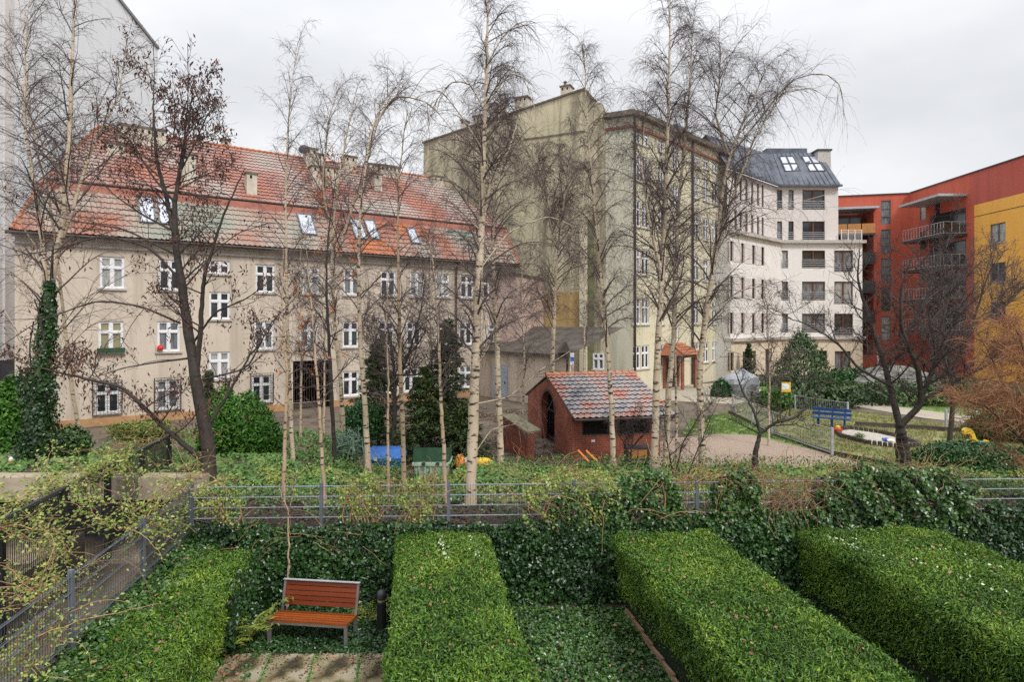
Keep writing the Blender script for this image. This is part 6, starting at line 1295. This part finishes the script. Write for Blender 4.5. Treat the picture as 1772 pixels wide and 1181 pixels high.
# ------------------------------------------------------------------ containers, bags, stones
def container(label, px0, px1, ptop, D, mbody, mlid, open_lid, cat='container'):
    a = P(px0, ptop, D); b = P(px1, ptop, D); W = b.x - a.x; t = thing('waste_container', ((a.x + b.x) / 2, D + .5, .5), label, cat, None); zt_ = a.z - (.42 if open_lid else .28)
    mb = MB(); x0, x1 = a.x + .02, b.x - .02; s = .10
    mb.add([(x0 + s, D + s, .62), (x1 - s, D + s, .62), (x1 - s, D + .95 - s, .62), (x0 + s, D + .95 - s, .62), (x0, D, zt_), (x1, D, zt_), (x1, D + .95, zt_), (x0, D + .95, zt_)], [(3, 2, 1, 0), (0, 1, 5, 4), (1, 2, 6, 5), (2, 3, 7, 6), (3, 0, 4, 7)])
    mb.box(x0 - .03, x1 + .03, D - .03, D + .01, zt_ - .06, zt_ + .02); mb.box(x0 - .03, x0 + .02, D + .01, D + .97, zt_ - .06, zt_ + .02); mb.box(x1 - .02, x1 + .03, D + .01, D + .97, zt_ - .06, zt_ + .02)
    for k in range(1, 6): x = x0 + (x1 - x0) * k / 6; mb.obox((x - .02, D - .012, .7), (.04, 0, 0), (0, .03, 0), (0, -.0, zt_ - .8))
    mb.build('body', mbody, t); mb = MB()
    if open_lid: mb.obox((x0 - .02, D + .10, zt_ + .03), (x1 - x0 + .04, 0, 0), (0, .10, .40), (0, -.03, .02)); mb.obox((x0 - .02, D + .24, zt_ + .03), (.03, 0, 0), (0, .6, 0), (0, 0, .38)); mb.obox((x1 - .01, D + .24, zt_ + .03), (.03, 0, 0), (0, .6, 0), (0, 0, .38))
    else:
        mb.add([(x0 - .04, D - .03, zt_ + .03), (x1 + .04, D - .03, zt_ + .03), (x1 + .04, D + .98, zt_ + .03), (x0 - .04, D + .98, zt_ + .03), (x0 + .06, D + .30, zt_ + .26), (x1 - .06, D + .30, zt_ + .26), (x1 - .06, D + .75, zt_ + .26), (x0 + .06, D + .75, zt_ + .26)], [(0, 1, 5, 4), (1, 2, 6, 5), (2, 3, 7, 6), (3, 0, 4, 7), (4, 5, 6, 7), (3, 2, 1, 0)])
    lo_ = mb.build('lid', mlid, t)
    for k in (0, 1): mb = MB(); x = x0 + (x1 - x0) * (.3 + .4 * k); mb.box(x - .05, x + .05, D - .07, D - .032, zt_ - .03, zt_ + .05); mb.build('handle', mlid if open_lid else m_white2, t)
    for x in (x0 + .2, x1 - .2):
        for y in (D + .2, D + .75): mb = MB(); mb.tube([(x - .03, y, .59), (x + .03, y, .59)], .08, 10); mb.build('wheel', m_black, t)
container('blue plastic waste container behind the ground cover', 630, 694, 780, 18.6, m_blue, m_blue, False)
container('pale green waste container with its dark green lid raised', 714, 777, 779, 18.2, m_greenbin, m_greenlid, True)
def lump(name, label, p, r, m, seed, cat='bag', group=None):
    rg = np.random.default_rng(seed); ph = rg.uniform(0, 6, 6); V = []; nn_ = 14; mm_ = 9
    for i in range(mm_ + 1):
        th_ = math.pi * i / mm_
        for k in range(nn_):
            a = 2 * math.pi * k / nn_; d = 1 + .14 * math.sin(3 * a + ph[0] + 2 * th_) + .10 * math.sin(5 * a + ph[1] - 3 * th_) + .08 * math.sin(4 * th_ + ph[2])
            V.append((p[0] + r[0] * d * math.sin(th_) * math.cos(a), p[1] + r[1] * d * math.sin(th_) * math.sin(a), p[2] + r[2] * d * math.cos(th_)))
    Fc = [(i * nn_ + k, i * nn_ + (k + 1) % nn_, (i + 1) * nn_ + (k + 1) % nn_, (i + 1) * nn_ + k)[::-1] for i in range(mm_) for k in range(nn_)]
    mb = MB(); mb.add(V, Fc); o = mb.build(name, m, None, origin=(p[0], p[1], p[2] - r[2]), smooth=(cat == 'bag')); return tag(o, label, cat, group)
lump('rubbish_bag', 'orange rubbish bag lying left of the white bag on the yard', stick(*P(797, 800, 20.2)[:2]) + Vector((0, 0, .22)), (.20, .18, .26), m_org, 1)
lump('rubbish_bag', 'white rubbish bag squeezed between the orange and yellow bags', stick(*P(808, 800, 20.3)[:2]) + Vector((0, 0, .18)), (.16, .16, .20), m_white2, 2)
lump('rubbish_bag', 'long yellow rubbish bag lying right of the tallest birch foot', stick(*P(834, 800, 20.2)[:2]) + Vector((0, 0, .18)), (.36, .2, .20), m_yel, 3)
for k, (px, py) in enumerate(((8, 782), (22, 788), (30, 779), (14, 796), (2, 793), (95, 790), (104, 784), (112, 792), (88, 797), (120, 786))):
    p = P(px, py, 17.6 if px < 60 else 16.6); p.z = float(terr(p.x, p.y)) + .06
    lump('field_stone', ['largest brown stone left of the ivy column', 'flat brown stone beside the red and white ornament', 'brown stone nearest the ivy column on its left', 'brown stone in front of the red and white ornament', 'brown stone cut by the left edge of the picture', 'small brown stone right of the ivy column', 'rearmost brown stone right of the ivy column', 'brown stone right of the ivy column in the middle of its group', 'front brown stone touching the right side of the ivy column', 'rightmost brown stone right of the ivy column'][k], p, (.16 + .05 * (k % 3), .13, .10 + .03 * (k % 2)), m_stone, 20 + k, 'stone', 'rough stones beside the ivy column')
p = P(19, 795, 16.2); p.z = float(terr(p.x, p.y)) + .05; t = thing('garden_figure', p, 'tiny red and white ornament among the stones at the left edge', 'ornament')
mb = MB(); mb.lathe(tuple(p), [(.07, 0), (.09, .08), (.05, .16)], 12); mb.build('body', m_red2, t); mb = MB(); mb.lathe(tuple(p), [(.05, .16), (.055, .20), (.02, .26)], 12); mb.build('head', m_white2, t)
p = P(277, 606, 29.2); t = thing('red_ornament', p, 'small red ball ornament on a first floor window sill of the tenement', 'ornament')
s_ = fa.hit(277)[0]; pp_ = fa.w(s_, -.12, 3.55); mb = MB(); mb.lathe(tuple(pp_ - Vector((0, 0, .06))), [(.03, 0), (.13, .07), (.15, .16), (.10, .26), (.03, .30)], 12); o = mb.build('ball', m_red2, None, origin=pp_); bpy.data.objects.remove(t); tag(o, 'small red ball ornament on a first floor window sill of the tenement', 'ornament')
for k, (px, py, dx) in enumerate(((1008, 806, .22), (1022, 800, -.25))):
    p = stick(*P(px, py, 16.3)[:2]); mb = MB(); mb.bar(p + Vector((-.12, 0, .62 - k * .02)), p + Vector((.12 + abs(dx) * .2, -.05, .32)), .10, .03); t_ = mb.build('orange_board', m_org, None, origin=p); tag(t_, ('left', 'right')[k] + ' of two small orange boards poking out of the bank below the hut', 'board')

# ------------------------------------------------------------------ playground
def edging(name, label, pts, m, h=.16, w=.10, cat='edging'):
    mb = MB()
    for a, b in zip(pts[:-1], pts[1:]): mb.bar(a + Vector((0, 0, h / 2)), b + Vector((0, 0, h / 2)), w, h)
    return tag(mb.build(name, m, origin=pts[0]), label, cat)
m_edge = mat('dark_timber_edging', [(.05, .04, .03), (.11, .09, .07)], 3)
e1_ = [G(1262, 716), G(1345, 756), G(1440, 788), G(1560, 812)]
e2_ = [G(1480, 738), G(1600, 745), G(1750, 757)]
edging('timber_edging', 'dark timber edging between the gravel and the playground lawn', e1_, m_edge); edging('timber_edging', 'dark timber edging along the back of the playground', e2_, m_edge, .22)
def low_fence(label, pts, h, mp, gaps=.11, npst=1, bars=True):
    t = thing('low_fence', pts[0], label, 'fence'); mb = MB()
    for a, b in zip(pts[:-1], pts[1:]):
        Z = Vector((0, 0, h)); mb.bar(a + Z, b + Z, .026, .03); mb.bar(a + Vector((0, 0, .12)), b + Vector((0, 0, .12)), .025, .03)
        n = int((b - a).length / gaps)
        for k in range(n): p = a.lerp(b, (k + .5) / n); mb.bar(p + Vector((0, 0, .1)), p + Z, .007, .007)
    mb.build('mesh_panel', mp, t)
    for k, p in enumerate(pts):
        q_ = MB(); q_.box(p.x - .04, p.x + .04, p.y - .04, p.y + .04, p.z, p.z + h + .05); q_.build('post', m_galv, t)
low_fence('low galvanised fence along the gravel side of the playground', [G(1268, 716), G(1302, 736), G(1336, 754), G(1440, 790)], 1.0, m_galv)
low_fence('low galvanised fence with thin bars behind the blue bench', [G(1290, 700), G(1376, 712), G(1467, 727)], .85, m_galv)
low_fence('low galvanised fence at the far right end of the playground', [G(1637, 745), G(1690, 748), G(1742, 753)], .9, m_galv)
# blue bench
BL = G(1403, 739); BR = G(1472, 745); u = (BR - BL).normalized(); v = Vector((-u.y, u.x, 0)); W_ = (BR - BL).length
t = thing('park_bench', BL + u * W_ / 2, 'blue painted bench on the playground lawn near the sandpit', 'bench'); Bw = lambda x, y, z: BL + u * x + v * y + Vector((0, 0, z))
mb = MB()
for k in range(3): mb.obox(Bw(0, k * .14, .42), u * W_, v * .12, (0, 0, .04))
mb.build('seat', m_benchb, t); mb = MB()
for k in range(2): mb.obox(Bw(0, .44 + k * .04, .54 + k * .19), u * W_, v * .04, (0, 0, .14))
mb.build('backrest', m_benchb, t)
for x in (.25, W_ / 2, W_ - .3): mb = MB(); mb.obox(Bw(x, .05, 0), u * .06, v * .06, (0, 0, .42)); mb.obox(Bw(x, .38, 0), u * .06, v * .06, v * .14 + Vector((0, 0, .95))); mb.build('leg', m_benchb, t)
# sandpit
sp = [G(x, y) for x, y in ((1444, 748), (1470, 744), (1520, 751), (1560, 760), (1592, 774), (1555, 777), (1500, 770), (1455, 758))]
cp = sum(sp, Vector()) / len(sp); t = thing('sandpit', cp, 'long pointed sandpit with dark timber edge on the playground', 'sandpit')
mb = MB(); mb.poly([p + Vector((0, 0, .03)) for p in sp[::-1]]); o = mb.build('sand', m_sand, t)
if o.data.polygons[0].normal.z < 0: o.data.flip_normals()
for k_ in (0,):
    mb = MB()
    for a, b in zip(sp, sp[1:] + sp[:1]):
        n = max(2, int((b - a).length / .18))
        for k in range(n): p = a.lerp(b, (k + .5) / n); mb.lathe((p.x, p.y, .5), [(.08, 0), (.08, .16 + .03 * (k % 2)), (.05, .2)], 7)
    mb.build('timber_edge', m_edge, t)
p = G(1450, 752); t = thing('toy_bucket', p, 'small red and yellow toy at the left end of the sandpit', 'toy'); mb = MB(); mb.lathe((p.x, p.y, .5), [(.14, 0), (.18, .22), (.15, .26)], 12); mb.build('body', m_red2, t); mb = MB(); mb.lathe((p.x, p.y, .5), [(.10, .26), (.10, .34), (.04, .38)], 12); mb.build('top', m_yel, t)
for (px, py, m_, lab) in ((1532, 765, m_blue, 'small blue toy lying in the sandpit'), (1541, 767, m_white2, 'small pale toy lying beside the blue one in the sandpit')):
    p = G(px, py); lump('toy', lab, (p.x, p.y, .6), (.14, .10, .06), m_, px, 'toy')
p = G(1487, 759); bush('grass_tuft', 'green grass tuft growing in the sandpit', Vector((p.x, p.y, .6)), (.25, .2, .12), 200, .12, m_thuja, 95, cat='grass tuft', width=.15)
# yellow rocking animal on a spring (plain generic shape)
p = G(1695, 779); t = thing('spring_rocker', p, 'yellow spring rocking toy with a long neck at the right of the playground', 'rocker')
s = p.y / F
def RP(px, py): return Vector(((px - CX) * s, p.y, H - (py - HY) * s))
prof = [(1682, 768), (1683, 756), (1678, 751), (1669, 752), (1668, 745), (1674, 741), (1681, 743), (1686, 749), (1690, 760), (1695, 765), (1704, 766), (1708, 762), (1712, 764), (1711, 771), (1704, 773), (1690, 773)]
mb = MB(); mb.prism([RP(*q_) for q_ in prof], (0, .14, 0)); mb.build('body', m_yel, t)
mb = MB(); a_ = RP(1687, 764); b_ = RP(1703, 768); mb.box(a_.x, b_.x, p.y - .16, p.y + .30, b_.z, b_.z + .07); mb.build('seat', mat('teal_plastic', [(.05, .25, .25), (.07, .32, .3)], 4, rough=.5), t)
mb = MB(); th_ = np.linspace(0, 12 * math.pi, 90); zb_2 = RP(1700, 774).z; mb.tube([(p.x + .02 + .14 * math.cos(q_), p.y + .07 + .14 * math.sin(q_), .5 + (zb_2 - .5) * q_ / (12 * math.pi)) for q_ in th_], .022, 6); mb.build('spring', m_red2, t)
# notice board
p = G(1360, 729); t = thing('notice_board', p, 'yellow and white notice on two dark posts left of the pine', 'sign'); s = p.y / F; zc = lambda y: H - (y - HY) * s; xc = lambda x: (x - CX) * s
mb = MB(); mb.box(xc(1352.5), xc(1368.5), p.y, p.y + .04, zc(679), zc(662)); bo = mb.build('board', m_yel, t); OFF[bo.name] = OFF[t.name]; mb = MB(); mb.poly([(xc(1353), p.y - .004, zc(675)), (xc(1366), p.y - .004, zc(673.5)), (xc(1366), p.y - .004, zc(665)), (xc(1353), p.y - .004, zc(664))]); mb.build('sheet', m_white2, bo)
for x in (1352, 1368): mb = MB(); mb.box(xc(x) - .03, xc(x) + .03, p.y + .05, p.y + .1, .5, zc(664)); mb.build('post', m_bark, t)
# white covered stall, lamp post, boulder, wooden door box
p = G(1282, 700); t = thing('covered_pile', P(1282, 665, 42), 'pale grey plastic covered pile beside the yellow tenement path', 'pile'); lump('plastic_sheet', None, P(1284, 668, 40), (1.25, .8, .95), mat('grey_sheet', [(.20, .21, .22), (.42, .44, .46)], 2, rough=.35, bump=.4), 99, 'x'); so_ = [o for o in COL.objects if o.name.startswith('plastic_sheet')][0]
bpy.data.objects.remove(t); tag(so_, 'pale grey plastic covered pile beside the yellow tenement path', 'pile')
for kk in ('label', 'category', 'group'):
    pass
b = P(1560, 652, 44); lump('boulder', 'large pale grey mound in front of the red building', (b.x - .6, b.y, .9), (3.0, 1.3, 1.15), mat('pale_rock', [(.14, .14, .13), (.26, .26, .24)], 1.5, bump=.5), 98, 'mound')
t = thing('lamp_post', G(1519, 664), 'thin pale lamp post in front of the red building', 'lamp post'); p = G(1519, 664); mb = MB(); mb.tube([p, p + Vector((0, 0, 3.6))], .06, 8); mb.build('pole', m_galv, t); mb = MB(); mb.lathe((p.x, p.y, p.z + 3.6), [(.08, 0), (.2, .06), (.18, .2), (.05, .28)], 12); mb.build('lamp_head', m_anth, t)

p0 = A(3.80, 6.0, 0); p1 = A(3.86, 11.2, 0); mb = MB(); rk = np.random.default_rng(2); n = 12
for k in range(n): mb.bar(p0.lerp(p1, k / n) + Vector((rk.normal(0, .012), 0, .09)), p0.lerp(p1, (k + .93) / n) + Vector((rk.normal(0, .012), 0, .06)), .05, .12)
tag(mb.build('timber_edging', mat('bare_brown_timber', [(.20, .12, .07), (.34, .22, .14)], 4), origin=p0), 'bare brown timber edging at the foot of the broad hedge', 'edging')

rl = np.random.default_rng(12); n = 420; a_ = rl.uniform(-2.9, -.45, n); D_ = 9.8 - np.abs(rl.normal(0, .35, n)); stuffleaf('leaf_litter', np.stack([a_ - .158 * D_, D_, np.full(n, .056)], 1), np.tile([0, 0, 1.], (n, 1)), .035, m_litter, jit=.2)
n = 500; a_ = rl.uniform(-2.9, -.45, n); j_ = np.array([-2.335, -1.615, -.895])[rl.integers(0, 3, n)]; a_ = j_ + rl.normal(0, .018, n); D_ = rl.uniform(8.9, 9.8, n); stuffleaf('moss', np.stack([a_ - .158 * D_, D_, np.full(n, .055)], 1), np.tile([0, 0, 1.], (n, 1)), .03, m_cover, jit=.3)
